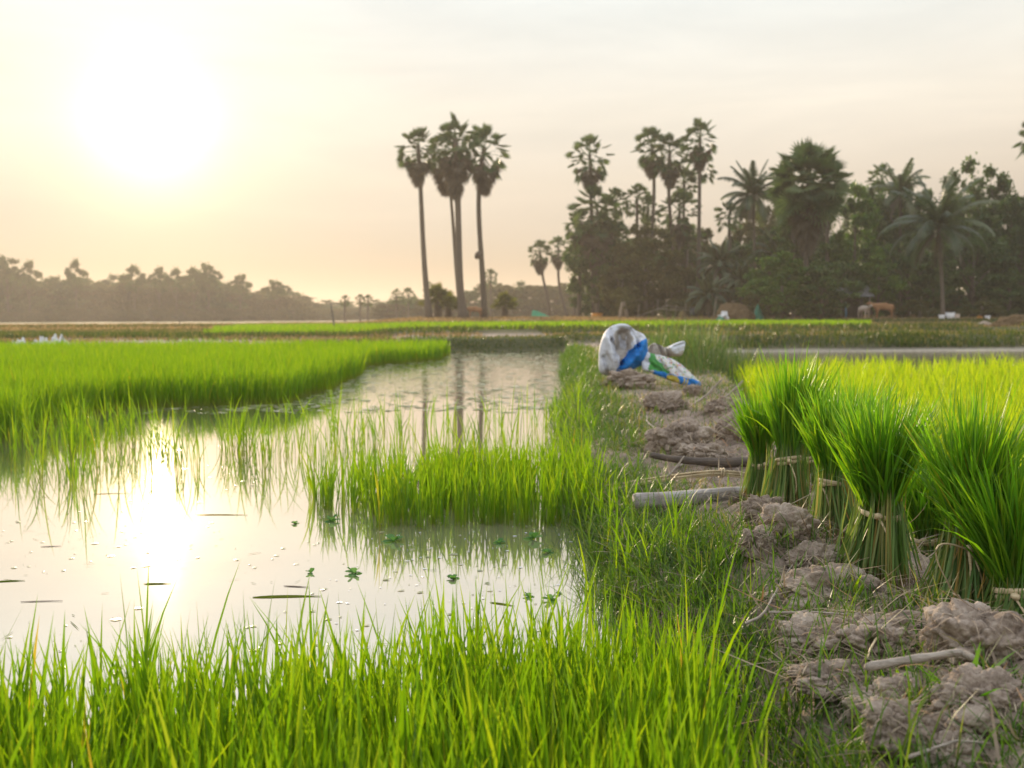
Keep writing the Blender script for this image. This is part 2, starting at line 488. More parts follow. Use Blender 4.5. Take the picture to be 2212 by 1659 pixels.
M['blue_paint'] = plain('blue_paint', [(0.3, (0.03, 0.12, 0.20)), (0.7, (0.05, 0.20, 0.32))], 4, 0.5)
M['orange'] = plain('orange_plastic', [(0.3, (0.45, 0.18, 0.02)), (0.7, (0.60, 0.26, 0.03))], 4, 0.5)
M['grey_plastic'] = plain('grey_blue_plastic', [(0.3, (0.17, 0.20, 0.27)), (0.7, (0.26, 0.30, 0.38))], 4, 0.5)
M['pole'] = plain('pole_wood', [(0.3, (0.13, 0.11, 0.09)), (0.7, (0.27, 0.24, 0.20))], 5, 0.9)

# ------------------------------------------------------------------ terrain
XL = lambda Y: np.interp(Y, [0, 1.5, 2.2, 2.9, 3.7, 6, 8.6, 12, 20, 25], [.42, .40, .34, .30, .27, .33, .41, .68, 1.08, 1.3])
XR = lambda Y: np.interp(Y, [0, 1.5, 3, 5, 8, 12, 20, 25], [1.45, 1.42, 1.34, 1.65, 2.05, 2.7, 3.3, 3.6])
PY = [-100, 23.3, 24.3, 25.2, 26.6, 28, 39, 40, 41.2, 42.2, 77, 78, 80, 90, 105, 160, 3000]
PZ = [-.08, -.08, .0, .30, .34, .15, .18, .34, .34, .2, .22, .38, .36, .52, .70, .72, .72]
PZL = [-.08, -.08, .0, .03, .04, .05, .06, .12, .12, .10, .15, .25, .2, .15, .12, .10, .10]


def bund_mask(X, Y):
    wob = 0.05 * vnoise(X * 0 + 3.1, Y * 2.1)
    return sst(-.06, .16, X - XL(Y) + wob) * sst(-.05, .2, XR(Y) - X + wob) * sst(26, 24, Y)


def height(X, Y):
    X, Y = np.asarray(X, float), np.asarray(Y, float)
    Yw = Y + 1.1 * vnoise(X * .07, Y * .02 + 3) * sst(20, 30, Y)
    a = X / np.maximum(Y, 1)
    k = sst(-.17, -.09, a)
    z = np.interp(Yw, PY, PZ) * k + np.interp(Yw, PY, PZL) * (1 - k)
    pit = sst(1, .2, np.hypot((X + 11.6) / 3.4, (Y - 34.2) / 2.4))
    z = z - pit * .35
    z = z + fbm(X * .8, Y * .8) * .03 * sst(23.8, 26, Y)
    z = z + .10 * sst(2.2, 2.8, X) * sst(23.2, 23.5, Y) * sst(25.2, 24.2, Y)
    bm = bund_mask(X, Y)
    lump = .036 * fbm(X * 4.2, Y * 4.2, 0, 4) + .038 * (np.abs(fbm(X * 9, Y * 9, 2, 3)) - .25) + .008 * vnoise(X * 34, Y * 34)
    m_ = (bm > .02) & (Y < 7)
    ch = np.zeros(X.shape)
    if m_.any():
        x_, y_ = X[m_], Y[m_]
        wv = .3 * fbm(x_ * 6, y_ * 6, 1, 3)
        f1, f2 = worley(x_ * 7.5 + wv, y_ * 7.5 - wv, 0.5)
        e1, e2 = worley(x_ * 21 + wv, y_ * 21, 3.5)
        ch[m_] = -.040 * (f1 - .5) - .012 * np.exp(-((f2 - f1) / .08) ** 2) - .012 * (e1 - .5)
    lump = .6 * lump + ch
    ridge = np.exp(-((X - np.interp(Y, [1, 1.6, 2.3, 3.2, 4], [.86, .84, .78, .84, .9])) / .24) ** 2) * sst(4.2, 3.0, Y)
    z = z + bm * (.215 + lump * (1 + .5 * ridge) + .03 * sst(5, 9, Y) + .065 * ridge - .05 * sst(.62, .4, X) * sst(4.5, 3, Y))
    z = z + .012 * vnoise(X * 3, Y * 3) * sst(26, 20, Y)
    return z


def hz(x, y): return float(height(np.array([x]), np.array([y]))[0])


def grad(a, b, s0, k, cap):
    out = [a]; s = s0
    while out[-1] < b:
        out.append(out[-1] + s); s = min(s * k, cap)
    return out


xs = sorted(set([round(v, 4) for v in np.arange(-.3, 2.4, .024)] + [round(v, 4) for v in grad(2.4, 1400, .05, 1.07, 60)] + [round(-v, 4) for v in grad(.3, 1400, .06, 1.08, 60)]))
ys = sorted(set([round(v, 4) for v in np.arange(.9, 5.2, .024)] + [round(v, 4) for v in grad(5.2, 1400, .03, 1.03, 50)] + [round(.9 - v, 4) for v in grad(.04, 60, .06, 1.15, 10)]))
xs, ys = np.array(xs), np.array(ys)
GX, GY = np.meshgrid(xs, ys)
GZ = height(GX, GY)
nx, ny = len(xs), len(ys)
idx = np.arange(nx * ny).reshape(ny, nx)
gq = np.stack([idx[:-1, :-1], idx[:-1, 1:], idx[1:, 1:], idx[1:, :-1]], 2).reshape(-1, 4)


def lerp3(a, b, f): return a * (1 - f[..., None]) + b * f[..., None]


pond = np.array([.13, .105, .07]); mudc = np.array([.27, .21, .165]); plough = np.array([.25, .205, .175])
green = np.array([.07, .085, .022]); dry = np.array([.22, .165, .095]); bank = np.array([.06, .062, .025])
gc = np.broadcast_to(pond, GX.shape + (3,)).copy()
gc = lerp3(gc, mudc, bund_mask(GX, GY))
gc = lerp3(gc, bank, sst(23.5, 24.4, GY))
shore = np.array([.36, .32, .26])
gc = lerp3(gc, shore, sst(2.2, 2.8, GX) * sst(23.3, 23.45, GY) * sst(24.0, 23.75, GY))
gc = lerp3(gc, plough, sst(25.8, 28, GY + .8 * vnoise(GX * .3, GY * .3)))
gc = lerp3(gc, bank, sst(38.6, 39.6, GY))
gc = lerp3(gc, green, sst(41.5, 42.5, GY))
gc = lerp3(gc, bank, sst(76.5, 77.2, GY))
gc = lerp3(gc, dry, sst(79, 82, GY))
gc = lerp3(gc, green * .5 + dry * .5, sst(86, 150, GY) * sst(-.1, -.16, GX / np.maximum(GY, 1)))
ground = link('ground', mesh('ground', np.stack([GX, GY, GZ], 2), gq, None, [M['ground']], gc.reshape(-1, 3)))
tag(ground, 'grey brown earth of the paddies, the mud bund and far fields', 'ground', kind='structure')

wx = np.array([-90., -45, 0, 45, 90]); wy = np.array([-40., -10, 10, 22, 37])
WX, WY = np.meshgrid(wx, wy)
wi = np.arange(25).reshape(5, 5)
water = link('water', mesh('water', np.stack([WX, WY, WX * 0], 2), np.stack([wi[:-1, :-1], wi[:-1, 1:], wi[1:, 1:], wi[1:, :-1]], 2), None, [M['water']]))
tag(water, 'still muddy paddy water mirroring the low sun', 'water', kind='structure')


# ------------------------------------------------------------------ scattering helpers
def inpoly(x, y, poly):
    r = np.zeros(len(x), bool); n = len(poly)
    for i in range(n):
        x1, y1 = poly[i]; x2, y2 = poly[(i + 1) % n]
        c = ((y1 > y) != (y2 > y)) & (x < (x2 - x1) * (y - y1) / (y2 - y1 + 1e-12) + x1)
        r ^= c
    return r


def scatter(x0, x1, y0, y1, density, keep):
    n = int((x1 - x0) * (y1 - y0) * density)
    x = rng.uniform(x0, x1, n); y = rng.uniform(y0, y1, n)
    k = keep(x, y)
    return x[k], y[k]


def tillers(x, y, per, spread):
    X = np.repeat(x, per) + rng.normal(0, spread, len(x) * per)
    Y = np.repeat(y, per) + rng.normal(0, spread, len(y) * per)
    return X, Y


def stuff(o, label, cat): return tag(o, label, cat, kind='stuff')


# rice in the foreground
def fg_keep(x, y):
    edge = 2.02 + .16 * vnoise(x * 2.6, y * 0 + 5) + .10 * vnoise(x * 9, y * 0 + 9) - .20 * sst(-.6, -1.1, x)
    p = sst(0.0, -.28, y - edge)
    return (rng.random(len(x)) < p) & (x < .16 + .125 * y + .05 * vnoise(y * 5, x * 0)) & (np.abs(x) < y * .62 + .35)


x, y = scatter(-1.6, .6, .42, 2.3, 1300, fg_keep)
X, Y = tillers(x, y, 5, .012)
n = len(X)
h = rng.normal(.262, .048, n).clip(.10, .40)
tall = rng.random(n) < .008
h[tall] += .10
blades('rice_seedlings', M['rice'], np.stack([X, Y, np.maximum(height(X, Y), -.04)], 1), h + .04, rng.normal(.0064, .0015, n).clip(.003, .0100), rng.uniform(0, 6.283, n),
       np.abs(rng.normal(.07, .09, n)), np.abs(rng.normal(.22, .22, n)), S=6, face=rng.normal(0, .75, n))
k = rng.random(n) < .05
m_ = int(k.sum())
o = blades('dead_leaves', M['dry_grass'], np.stack([X[k], Y[k], np.full(m_, .0)], 1), rng.uniform(.08, .24, m_), rng.uniform(.002, .005, m_), rng.uniform(0, 6.283, m_), rng.uniform(.1, .7, m_), rng.uniform(.5, 2.0, m_), S=6)
stuff(o, 'withered bent leaves among the foreground rice', 'dead leaves')
stuff(bpy.data.objects['rice_seedlings'], 'dense bright green rice seedlings filling the foreground', 'rice seedlings')

# denser clump across the pond
MIDP = [tuple(gr(*p)[:2]) for p in [(645, 1075), (700, 1118), (830, 1150), (960, 1138), (1235, 1145), (1290, 1120), (1270, 1030), (1150, 1035), (1000, 1030), (880, 1050), (760, 1040)]]


def mid_keep(x, y):
    return inpoly(x, y, MIDP) & (rng.random(len(x)) < .45 + .55 * sst(-.75, -.3, x)) & (vnoise(x * 7, y * 7) > -.75 + .6 * sst(-.4, -.9, x))


x, y = scatter(-1.1, .5, 3.6, 5.3, 360, mid_keep)
X, Y = tillers(x, y, 5, .013)
n = len(X)
o = blades('rice_seedlings', M['rice'], np.stack([X, Y, np.full(n, -.04)], 1), rng.normal(.240, .05, n).clip(.11, .40), rng.normal(.0062, .0014, n).clip(.003, .009), rng.uniform(0, 6.283, n),
           np.abs(rng.normal(.05, .07, n)), np.abs(rng.normal(.22, .25, n)), S=5, face=rng.normal(0, .8, n))
stuff(o, 'dense clump of rice seedlings standing in the pond beside the bund', 'rice seedlings')

# sparse tillers in the open water
x, y = scatter(-3.6, .35, 4.7, 7.6, 27, lambda x, y: (y > 4.9 + .35 * vnoise(x * 2, y * 0)) & (x > -y * .6) & (rng.random(len(x)) < .35 + .65 * sst(-.2, -1.2, x)) & (vnoise(x * 1.7, y * 1.7, 5) > -.35))
x2, y2 = scatter(-4.3, -2.6, 5.6, 7.0, 18, lambda x, y: x > -y * .6)
x, y = np.concatenate([x, x2]), np.concatenate([y, y2])
X, Y = tillers(x, y, 6, .03)
n = len(X)
o = blades('rice_tillers', M['rice'], np.stack([X, Y, np.full(n, -.03)], 1), rng.normal(.31, .08, n).clip(.12, .52), rng.normal(.0062, .0014, n).clip(.003, .009), rng.uniform(0, 6.283, n),
           np.abs(rng.normal(.06, .09, n)), np.abs(rng.normal(.4, .4, n)), S=6)
stuff(o, 'sparse thin rice tillers standing in open water before the sun glare', 'rice seedlings')

# big field on the left
LEFTP = [(-20, 6.3), (-3.5, 6.8), (-3.75, 8.6), (-3.6, 9.3), (-3.1, 9.55), (-2.25, 9.8), (-2.15, 12), (-2.3, 15.4), (-2.55, 17.4), (-1.4, 20.3), (-1.45, 23), (-20, 23)]


def left_keep(x, y):
    wx_ = x + .10 * vnoise(x * 2, y * 2); wy_ = y + .16 * vnoise(x * 2 + 7, y * 2)
    return inpoly(wx_, wy_, LEFTP) & (x > -y * .58 - 1) & (rng.random(len(x)) < np.interp(y, [6, 10, 14, 23], [1, .8, .45, .22]))


x, y = scatter(-15, -1.2, 6, 23.2, 480, left_keep)
X, Y = tillers(x, y, 3, .02)
n = len(X)
sc = np.interp(Y, [6, 10, 23], [1, 1.15, 2.2])
o = blades('rice_field', M['rice'], np.stack([X, Y, np.full(n, -.03)], 1), rng.normal(.37, .055, n).clip(.2, .52) + .04 * vnoise(X * .9, Y * .9), rng.normal(.0068, .001, n).clip(.004, .01) * sc, rng.uniform(0, 6.283, n),
           np.abs(rng.normal(.05, .08, n)), np.abs(rng.normal(.28, .25, n)), S=4, face=rng.normal(0, .8, n))
stuff(o, 'thick block of rice seedlings in the left paddy across the water', 'rice seedlings')

# field on the right behind the bundles
def right_keep(x, y):
    gap = (np.abs(y - 7.2 - .3 * vnoise(x, y * 0)) < .16) & (x > 2.2)
    far = rng.random(len(x)) < np.interp(y, [2, 5, 9, 12.5], [1, .8, .5, .22])
    return (x > XR(y) - .02 + .1 * vnoise(y * 2, x * 0)) & (x < y * .58 + 1.2) & ~gap & far & (y < 11.9 + .8 * vnoise(x, y * 0))


x, y = scatter(1.2, 9.5, 1.9, 15.2, 430, right_keep)
X, Y = tillers(x, y, 3, .02)
n = len(X)
sc = np.interp(Y, [2, 6, 15], [.9, 1.1, 1.9])
o = blades('rice_field', M['rice_right'], np.stack([X, Y, np.full(n, -.03)], 1), rng.normal(.37, .06, n).clip(.2, .55), rng.normal(.0068, .001, n).clip(.004, .01) * sc, rng.uniform(0, 6.283, n),
           np.abs(rng.normal(.06, .1, n)), np.abs(rng.normal(.4, .32, n)), S=4, face=rng.normal(0, .8, n))
stuff(o, 'yellow green rice field on the right behind the tied bundles', 'rice seedlings')

# bright strip of rice far behind the pond
def strip_keep(x, y):
    return (x > -y * .235 - 1 + 3 * vnoise(y * .2, x * 0)) & (x < y * .36) & (rng.random(len(x)) < np.interp(y, [42, 77], [1, .5])) & ((x < y * .30) | (y > 55))


x, y = scatter(-26, 30, 42, 76.5, 26, strip_keep)
n = len(x)
o = blades('rice_field', M['rice'], np.stack([x, y, height(x, y)], 1), rng.normal(.34, .05, n).clip(.2, .5), np.interp(y, [42, 77], [.035, .07]), rng.uniform(0, 6.283, n),
           np.abs(rng.normal(.1, .1, n)), np.abs(rng.normal(.5, .3, n)), S=2, face=rng.normal(0, .6, n))
stuff(o, 'far bright green strip of young rice before the palms', 'rice seedlings')

# bank grass beyond the pond, bund edges of the far fields
def tuft(name, mat, x, y, h, w, label, cat, S=3, curve=.6, tilt=.18):
    n = len(x)
    hh = (rng.normal(1, .25, n).clip(.4, 1.7)) * h
    o = blades(name, mat, np.stack([x, y, height(x, y) - .01], 1), hh, w, rng.uniform(0, 6.283, n), np.abs(rng.normal(tilt, .15, n)), np.abs(rng.normal(curve, .35, n)), S=S, face=rng.normal(0, .8, n))
    return stuff(o, label, cat)


x, y = scatter(-18, 20, 23.9, 27.2, 330, lambda x, y: (np.abs(x) < y * .6 + 1) & ((y > 23.85) | (x < 2.5)) & (rng.random(len(x)) < (.25 + .75 * sst(26.8, 25.2, y)) * (.35 + .65 * sst(-.3, .25, fbm(x * .7, y * .7)))))
tuft('bank_grass', M['bank_grass'], x, y, .08 + .15 * sst(2, 6, x) * (.75 + .7 * vnoise(x * .55, y * .5)).clip(.1, 1.6), .02, 'dark green grass on the far bank of the pond', 'grass')
x, y = scatter(-30, 30, 38.8, 42.2, 60, lambda x, y: (np.abs(x) < y * .6) & (vnoise(x * .3, y * .3) > -.4))
x2, y2 = scatter(-50, 50, 76.6, 80, 26, lambda x, y: (np.abs(x) < y * .6))
x3, y3 = scatter(9, 30, 44, 76, 4, lambda x, y: (x > y * .30) & (x < y * .56) & (vnoise(x * .12, y * .3) > -.1))
x, y = np.concatenate([x, x2, x3]), np.concatenate([y, y2, y3])
tuft('bank_grass', M['bank_grass'], x, y, .22, np.interp(y, [38, 80], [.035, .08]), 'dark grass along the low field banks in the distance', 'grass', 2)
# mixed dry and green cover on the ploughed and stubble land
x, y = scatter(-22, 22, 26.5, 39.2, 34, lambda x, y: (np.abs(x) < y * .58) & (vnoise(x * .4, y * 1.1) > -.05))
x4, y4 = scatter(3, 44, 27, 77, 16, lambda x, y: (x < y * .58) & ((x > y * .30) | (y < 41)) & (fbm(x * .25, y * .3, 4) > -.1))
x, y = np.concatenate([x, x4]), np.concatenate([y, y4])
x2, y2 = scatter(-62, 62, 80, 108, 11, lambda x, y: (np.abs(x) < y * .6) & (vnoise(x * .1, y * .2) > -.5))
x, y = np.concatenate([x, x2]), np.concatenate([y, y2])
tuft('dry_grass', M['dry_grass'], x, y, np.interp(y, [26, 80, 108], [.10, .20, .24]), np.interp(y, [26, 108], [.02, .10]), 'dry brown stubble and straw on the far fields', 'dry grass', 2)
pitk = lambda x, y: np.hypot((x + 11.6) / 3.4, (y - 34.2) / 2.4) > .95
front = lambda x, y: ~((y > 26) & (y < 34) & (np.abs(x / y + .34) < .13))
x, y = scatter(-30, -3, 27, 62, 42, lambda x, y: (x > -y * .58) & (x < -y * .12) & pitk(x, y) & front(x, y) & (fbm(x * .3, y * .25) > -.1))
tuft('bank_grass', M['bank_grass'], x, y, .13, np.interp(y, [27, 60], [.025, .05]), 'olive grass covering the left far bank and fields', 'grass', 2)
x, y = scatter(-30, -3, 27, 80, 30, lambda x, y: (x > -y * .58) & (x < -y * .12) & pitk(x, y) & front(x, y) & (fbm(x * .3, y * .25) < .1))
tuft('dry_grass', M['dry_grass'], x, y, .12, np.interp(y, [27, 60], [.025, .05]), 'dry brownish grass over the left far fields', 'dry grass', 2)
x, y = scatter(-75, -8, 62, 140, 5, lambda x, y: (x > -y * .6) & (x < -y * .09) & (fbm(x * .08, y * .12) > -.3))
tuft('field_grass', M['dry_grass'], x, y, .22, .14, 'hazy fields stretching to the wood on the left', 'grass', 2)

# short grass on the bund
def bund_keep(x, y):
    u = x - XL(y)
    p = sst(.70 + .25 * sst(2.4, 1.8, y), .36 + .2 * sst(2.4, 1.8, y), u) * .95 + np.where((y < 3.4) & (x > .66), .04, .12)
    p = np.where(y > 7, np.maximum(p, .25), p)
    p = p * (.45 + .55 * sst(-.35, .15, fbm(x * 3.2, y * 3.2, 8)))
    return (u > -.10) & (x < XR(y)) & (rng.random(len(x)) < p * np.interp(y, [1, 4, 8, 20], [1, 1, .6, .3]))


x, y = scatter(.1, 3.4, .8, 22, 6500, bund_keep)
n = len(x)
u = x - XL(y)
hh = rng.gamma(3.2, .024, n).clip(.015, .20) * np.interp(u, [-.1, .15, .6], [1.5, 1.05, .7]) * np.where((y > 3.2) & (y < 5.2) & (u > .1), .5, 1.0)
gr_ = rng.random(n) * np.interp(u, [0, .3, .55], [.72, .82, 1.0])
o = blades('short_grass', M['short_grass'], np.stack([x, y, height(x, y) - .004], 1), hh, np.interp(y, [1, 5, 20], [.0032, .0042, .010]), rng.uniform(0, 6.283, n),
           np.abs(rng.normal(.35, .35, n)), np.abs(rng.normal(.8, .6, n)), S=3, rnd=gr_)
stuff(o, 'short green grass mixed with dry blades on the mud bund', 'grass')
x, y = scatter(.25, .85, 1.3, 4.6, 8500, lambda x, y: (x > XL(y) - .06) & (rng.random(len(x)) < sst(.66, .50, x + .07 * vnoise(y * 4, x * 5)) * np.where(y > 3.5, .55, 1)))
n = len(x)
o = blades('short_grass', M['short_grass'], np.stack([x, y, height(x, y) - .004], 1), rng.gamma(4, .022, n).clip(.03, .2), rng.normal(.0042, .0009, n).clip(.0025, .007), rng.uniform(0, 6.283, n),
           np.abs(rng.normal(.5, .4, n)), np.abs(rng.normal(.9, .5, n)), S=4, rnd=rng.random(n) * .74)
stuff(o, 'thick tangled green grass on the water side of the bund', 'grass')
# taller bright blades along the waterline
x, y = scatter(.1, 1.2, 2.7, 9, 130, lambda x, y: (np.abs(x - XL(y) - .05) < .14 + .1 * vnoise(y * 2.2, x * 0)) & (vnoise(y * 2.4, x * 3) > -.25))
X, Y = tillers(x, y, 4, .02)
n = len(X)
o = blades('tall_grass', M['rice'], np.stack([X, Y, np.maximum(height(X, Y), -.03)], 1), rng.normal(.19, .06, n).clip(.07, .36), rng.normal(.006, .0013, n).clip(.003, .009), rng.uniform(0, 6.283, n),
           np.abs(rng.normal(.16, .16, n)), np.abs(rng.normal(.5, .4, n)), S=6)
stuff(o, 'taller green blades along the water edge of the bund', 'grass')
x, y = scatter(.42, 1.35, 1.5, 4.4, 13, lambda x, y: (x > XL(y) + .1) & (rng.random(len(x)) < .8))
X, Y = tillers(x, y, 3, .012)
n = len(X)
o = blades('scattered_blades', M['rice'], np.stack([X, Y, height(X, Y) - .005], 1), rng.normal(.075, .03, n).clip(.03, .18), rng.normal(.0052, .0012, n).clip(.003, .008), rng.uniform(0, 6.283, n),
           np.abs(rng.normal(.25, .25, n)), np.abs(rng.normal(.6, .4, n)), S=5)
stuff(o, 'single green shoots growing between the mud clods', 'grass')
# weeds behind the sacks
x, y = scatter(1.1, 4.2, 11.0, 15.5, 420, lambda x, y: np.hypot((x - 2.5) / 1.25, (y - 13.2) / 1.9) + .25 * vnoise(x * 2, y * 2) < 1)
n = len(x)
o = blades('tall_weeds', M['weed'], np.stack([x, y, height(x, y)], 1), (rng.normal(.56, .13, n) * sst(1.35, .3, np.hypot((x - 2.5) / 1.25, (y - 13.2) / 1.9))).clip(.15, .8), .008, rng.uniform(0, 6.283, n),
           np.abs(rng.normal(.15, .15, n)), np.abs(rng.normal(.35, .3, n)), S=4)
stuff(o, 'tall grey green weeds growing behind the sacks', 'weeds')
# straw litter lying on the bund
x, y = scatter(.3, 2.4, 1.2, 11, 1500, lambda x, y: (x > XL(y) + .05) & (x < XR(y)) & (rng.random(len(x)) < np.interp(y, [1, 4, 11], [1, .8, .3])))
n = len(x)
o = blades('straw_litter', M['straw'], np.stack([x, y, height(x, y) + rng.uniform(.002, .02, n)], 1), rng.gamma(2.0, .045, n).clip(.02, .22), rng.uniform(.0018, .0058, n), rng.uniform(0, 6.283, n),
           rng.normal(1.42, .2, n), rng.normal(.1, .5, n), S=5)
stuff(o, 'dry straw and root fibres littering the mud bund', 'straw')
# floating weed further out, specks closer
def discs(name, mat, x, y, r, label, cat, flat=1.0):
    n = len(x); k = 7
    a = np.linspace(0, 2 * np.pi, k, endpoint=False)[None] + rng.uniform(0, 6, n)[:, None]
    rr = r[:, None] * rng.uniform(.5, 1.15, (n, k))
    V = np.stack([x[:, None] + rr * np.cos(a) * 1.35, y[:, None] + rr * np.sin(a), np.full((n, k), .002) + rng.uniform(0, .004, (n, k)) * (r[:, None] > .022)], 2)
    C = np.stack([x, y, np.full(n, .003)], 1)[:, None]
    V = np.concatenate([V, C], 1).reshape(-1, 3)
    b = (np.arange(n) * (k + 1))[:, None, None]
    T = np.array([(j, (j + 1) % k, k) for j in range(k)])[None] + b
    A = np.repeat(np.stack([rng.random(n), np.full(n, .5), rng.random(n)], 1), k + 1, 0)
    o = link(name, mesh(name, V, None, T, [mat], A, False))
    return stuff(o, label, cat)


x, y = scatter(-3.4, 1.6, 8.7, 23.6, 230, lambda x, y: (x < XL(y) - .05) & ~inpoly(x, y, LEFTP) & (y > 8.9 + .25 * vnoise(x * 3, y * 0)) & (rng.random(len(x)) < .25 + .75 * sst(-.5, .5, fbm(x * 1.3, y * .7, 3))))
discs('floating_weed', M['floating'], x, y, rng.gamma(1.3, .013, len(x)).clip(.004, .09), 'flecks of floating weed on the far water', 'floating weed')
x, y = scatter(-2.4, .5, 1.9, 6, 26, lambda x, y: (x < XL(y)) & (fbm(x * 1.4, y * 1.4, 6) > -.25))
n = len(x)
o = blades('floating_straw', M['leaf_afloat'], np.stack([x, y, np.full(n, .0022)], 1), rng.gamma(2, .018, n).clip(.01, .14), rng.uniform(.001, .004, n), rng.normal(0, .7, n) + 3.14 * (rng.random(n) < .5), np.full(n, 1.565), np.zeros(n), S=4, face=None)
stuff(o, 'thin bits of straw and leaf drifting on the near water', 'straw')
x, y = scatter(-2.2, .5, 1.9, 7, 130, lambda x, y: (x < XL(y)) & (fbm(x * 2, y * 2, 6) > -.1))
discs('floating_specks', M['floating'], x, y, rng.gamma(1.6, .0024, len(x)).clip(.001, .016), 'tiny specks of debris floating on the near water', 'debris')
x, y = scatter(-.6, .45, 2.6, 4.1, 90, lambda x, y: (x < XL(y)))
discs('floating_specks', M['plastic'], x, y, rng.gamma(2, .0016, len(x)).clip(.001, .007), 'pale flecks of foam floating beside the bund', 'foam')

# ------------------------------------------------------------------ water lettuce, floating leaves
def rosette(nl, s):
    mb = MB()
    for i in range(nl):
        a = i * 2.4 + rng.uniform(-.3, .3); el = rng.uniform(.12, .6) if i > 2 else rng.uniform(.7, 1.2)
        L = s * rng.uniform(.7, 1.05); W = L * .42
        d = np.array([math.cos(a) * math.cos(el), math.sin(a) * math.cos(el), math.sin(el)])
        sd = np.array([-math.sin(a), math.cos(a), 0]); up = np.cross(sd, d) * -1
        rows = []
        for t in np.linspace(0, 1, 6):
            w = W * np.interp(t, [0, .35, .75, 1], [.25, .8, 1.0, .45])
            c = d * L * t + np.array([0, 0, -.25 * L * t * t]) + np.array([0, 0, .005])
            for q in (-1, -.4, .4, 1): rows.append(c + sd * w * q + up * (-.18 * W * (1 - q * q)))
        Q = [(r * 4 + c, r * 4 + c + 1, r * 4 + c + 5, r * 4 + c + 4) for r in range(5) for c in range(3)]
        mb.add(rows, Q, None, [rng.random(), .5, .5])
    return mb.mesh('water_lettuce', [M['water_plant']])


ros = [rosette(7, .05), rosette(5, .05), rosette(9, .055)]
for px, py, w, lab in [
    (852, 1170, 46, 'broad pale green water lettuce floating in the shade of the rice clump'),
    (765, 1240, 38, 'water lettuce with one raised leaf floating before the clump in bright water'),
    (672, 1238, 24, 'small dark water lettuce next to the one with a raised leaf'),
    (978, 1250, 24, 'lone small water lettuce floating in bright water between the grass tips'),
    (1190, 1297, 36, 'spiky water lettuce nearest the bund in front'),
    (1143, 1290, 26, 'water lettuce with a curled leaf next to the spiky one near the bund'),
    (1207, 1283, 13, 'tiny water lettuce just beyond the spiky one near the bund'),
    (1078, 1174, 26, 'small pale water lettuce in the middle of the shaded water'),
    (1152, 1165, 42, 'wide open water lettuce in shaded water close to the bund'),
    (1182, 1194, 24, 'single leaved water lettuce just before the wide open one'),
    (716, 1126, 34, 'water lettuce at the foot of the sparse end of the rice clump'),
    (637, 1131, 15, 'tiny water lettuce off the far end of the rice clump')]:
    p = gr(px, py)
    o = link('water_lettuce', random.choice(ros))
    o.location = (p.x, p.y, 0)
    s = w * p.y / F / .075
    o.scale = (s, s, s * .9); o.rotation_euler = (0, 0, rng.uniform(0, 6.28))
    tag(o, lab, 'water plant', 'water lettuces floating on the pond')

for px, py, ln, rz, w, lab in [
    (620, 1290, 150, .03, .009, 'longest yellow green leaf blade floating just beyond the foreground rice'),
    (340, 1262, 60, .02, .006, 'short thick leaf blade floating in the glare below the sun'),
    (480, 1113, 112, -.05, .006, 'thin floating blade at the near edge of the bright sun reflection'),
    (240, 1067, 75, .10, .005, 'slender floating blade at the left rim of the sun reflection'),
    (640, 1268, 60, -.22, .004, 'brown floating twig lying across the water beyond the longest leaf'),
    (1085, 1306, 62, -.5, .005, 'dark floating blade pointing at the bund near the spiky water lettuce'),
    (22, 1256, 62, .12, .006, 'floating blade at the far left edge of the pond'),
    (110, 1181, 42, .15, .004, 'short brown twig floating alone on the left of the pond'),
    (90, 1300, 90, .06, .003, 'hair thin stalk floating near the left edge of the pond')]:
    p = gr(px, py); L = ln * p.y / F
    mb = MB()
    t = np.linspace(0, 1, 9)
    c = np.stack([(t - .5) * L, .03 * L * np.sin(t * 3), .0008 + 0 * t], 1)
    wd = 1.5 * w * np.interp(t, [0, .2, .6, 1], [.3, 1, .9, .1])
    V = np.concatenate([c + np.stack([0 * t, wd, -.0002 + 0 * t], 1), c + np.stack([0 * t, 0 * t, .0008 + 0 * t], 1), c - np.stack([0 * t, wd, .0002 + 0 * t], 1)])
    mb.add(V, [(i + k * 9, i + 1 + k * 9, i + 10 + k * 9, i + 9 + k * 9) for i in range(8) for k in (0, 1)], None, [rng.uniform(.3, .8), .6, .5])
    o = mb.build('floating_twig' if 'twig' in lab else 'floating_leaf', M['dark_wood'] if 'twig' in lab or 'stalk' in lab else M['leaf_afloat'])
    o.location = (p.x, p.y, 0.001); o.rotation_euler = (0, 0, rz)
    tag(o, lab, 'twig' if 'twig' in lab else 'floating leaf', 'leaf blades and twigs floating on the pond')


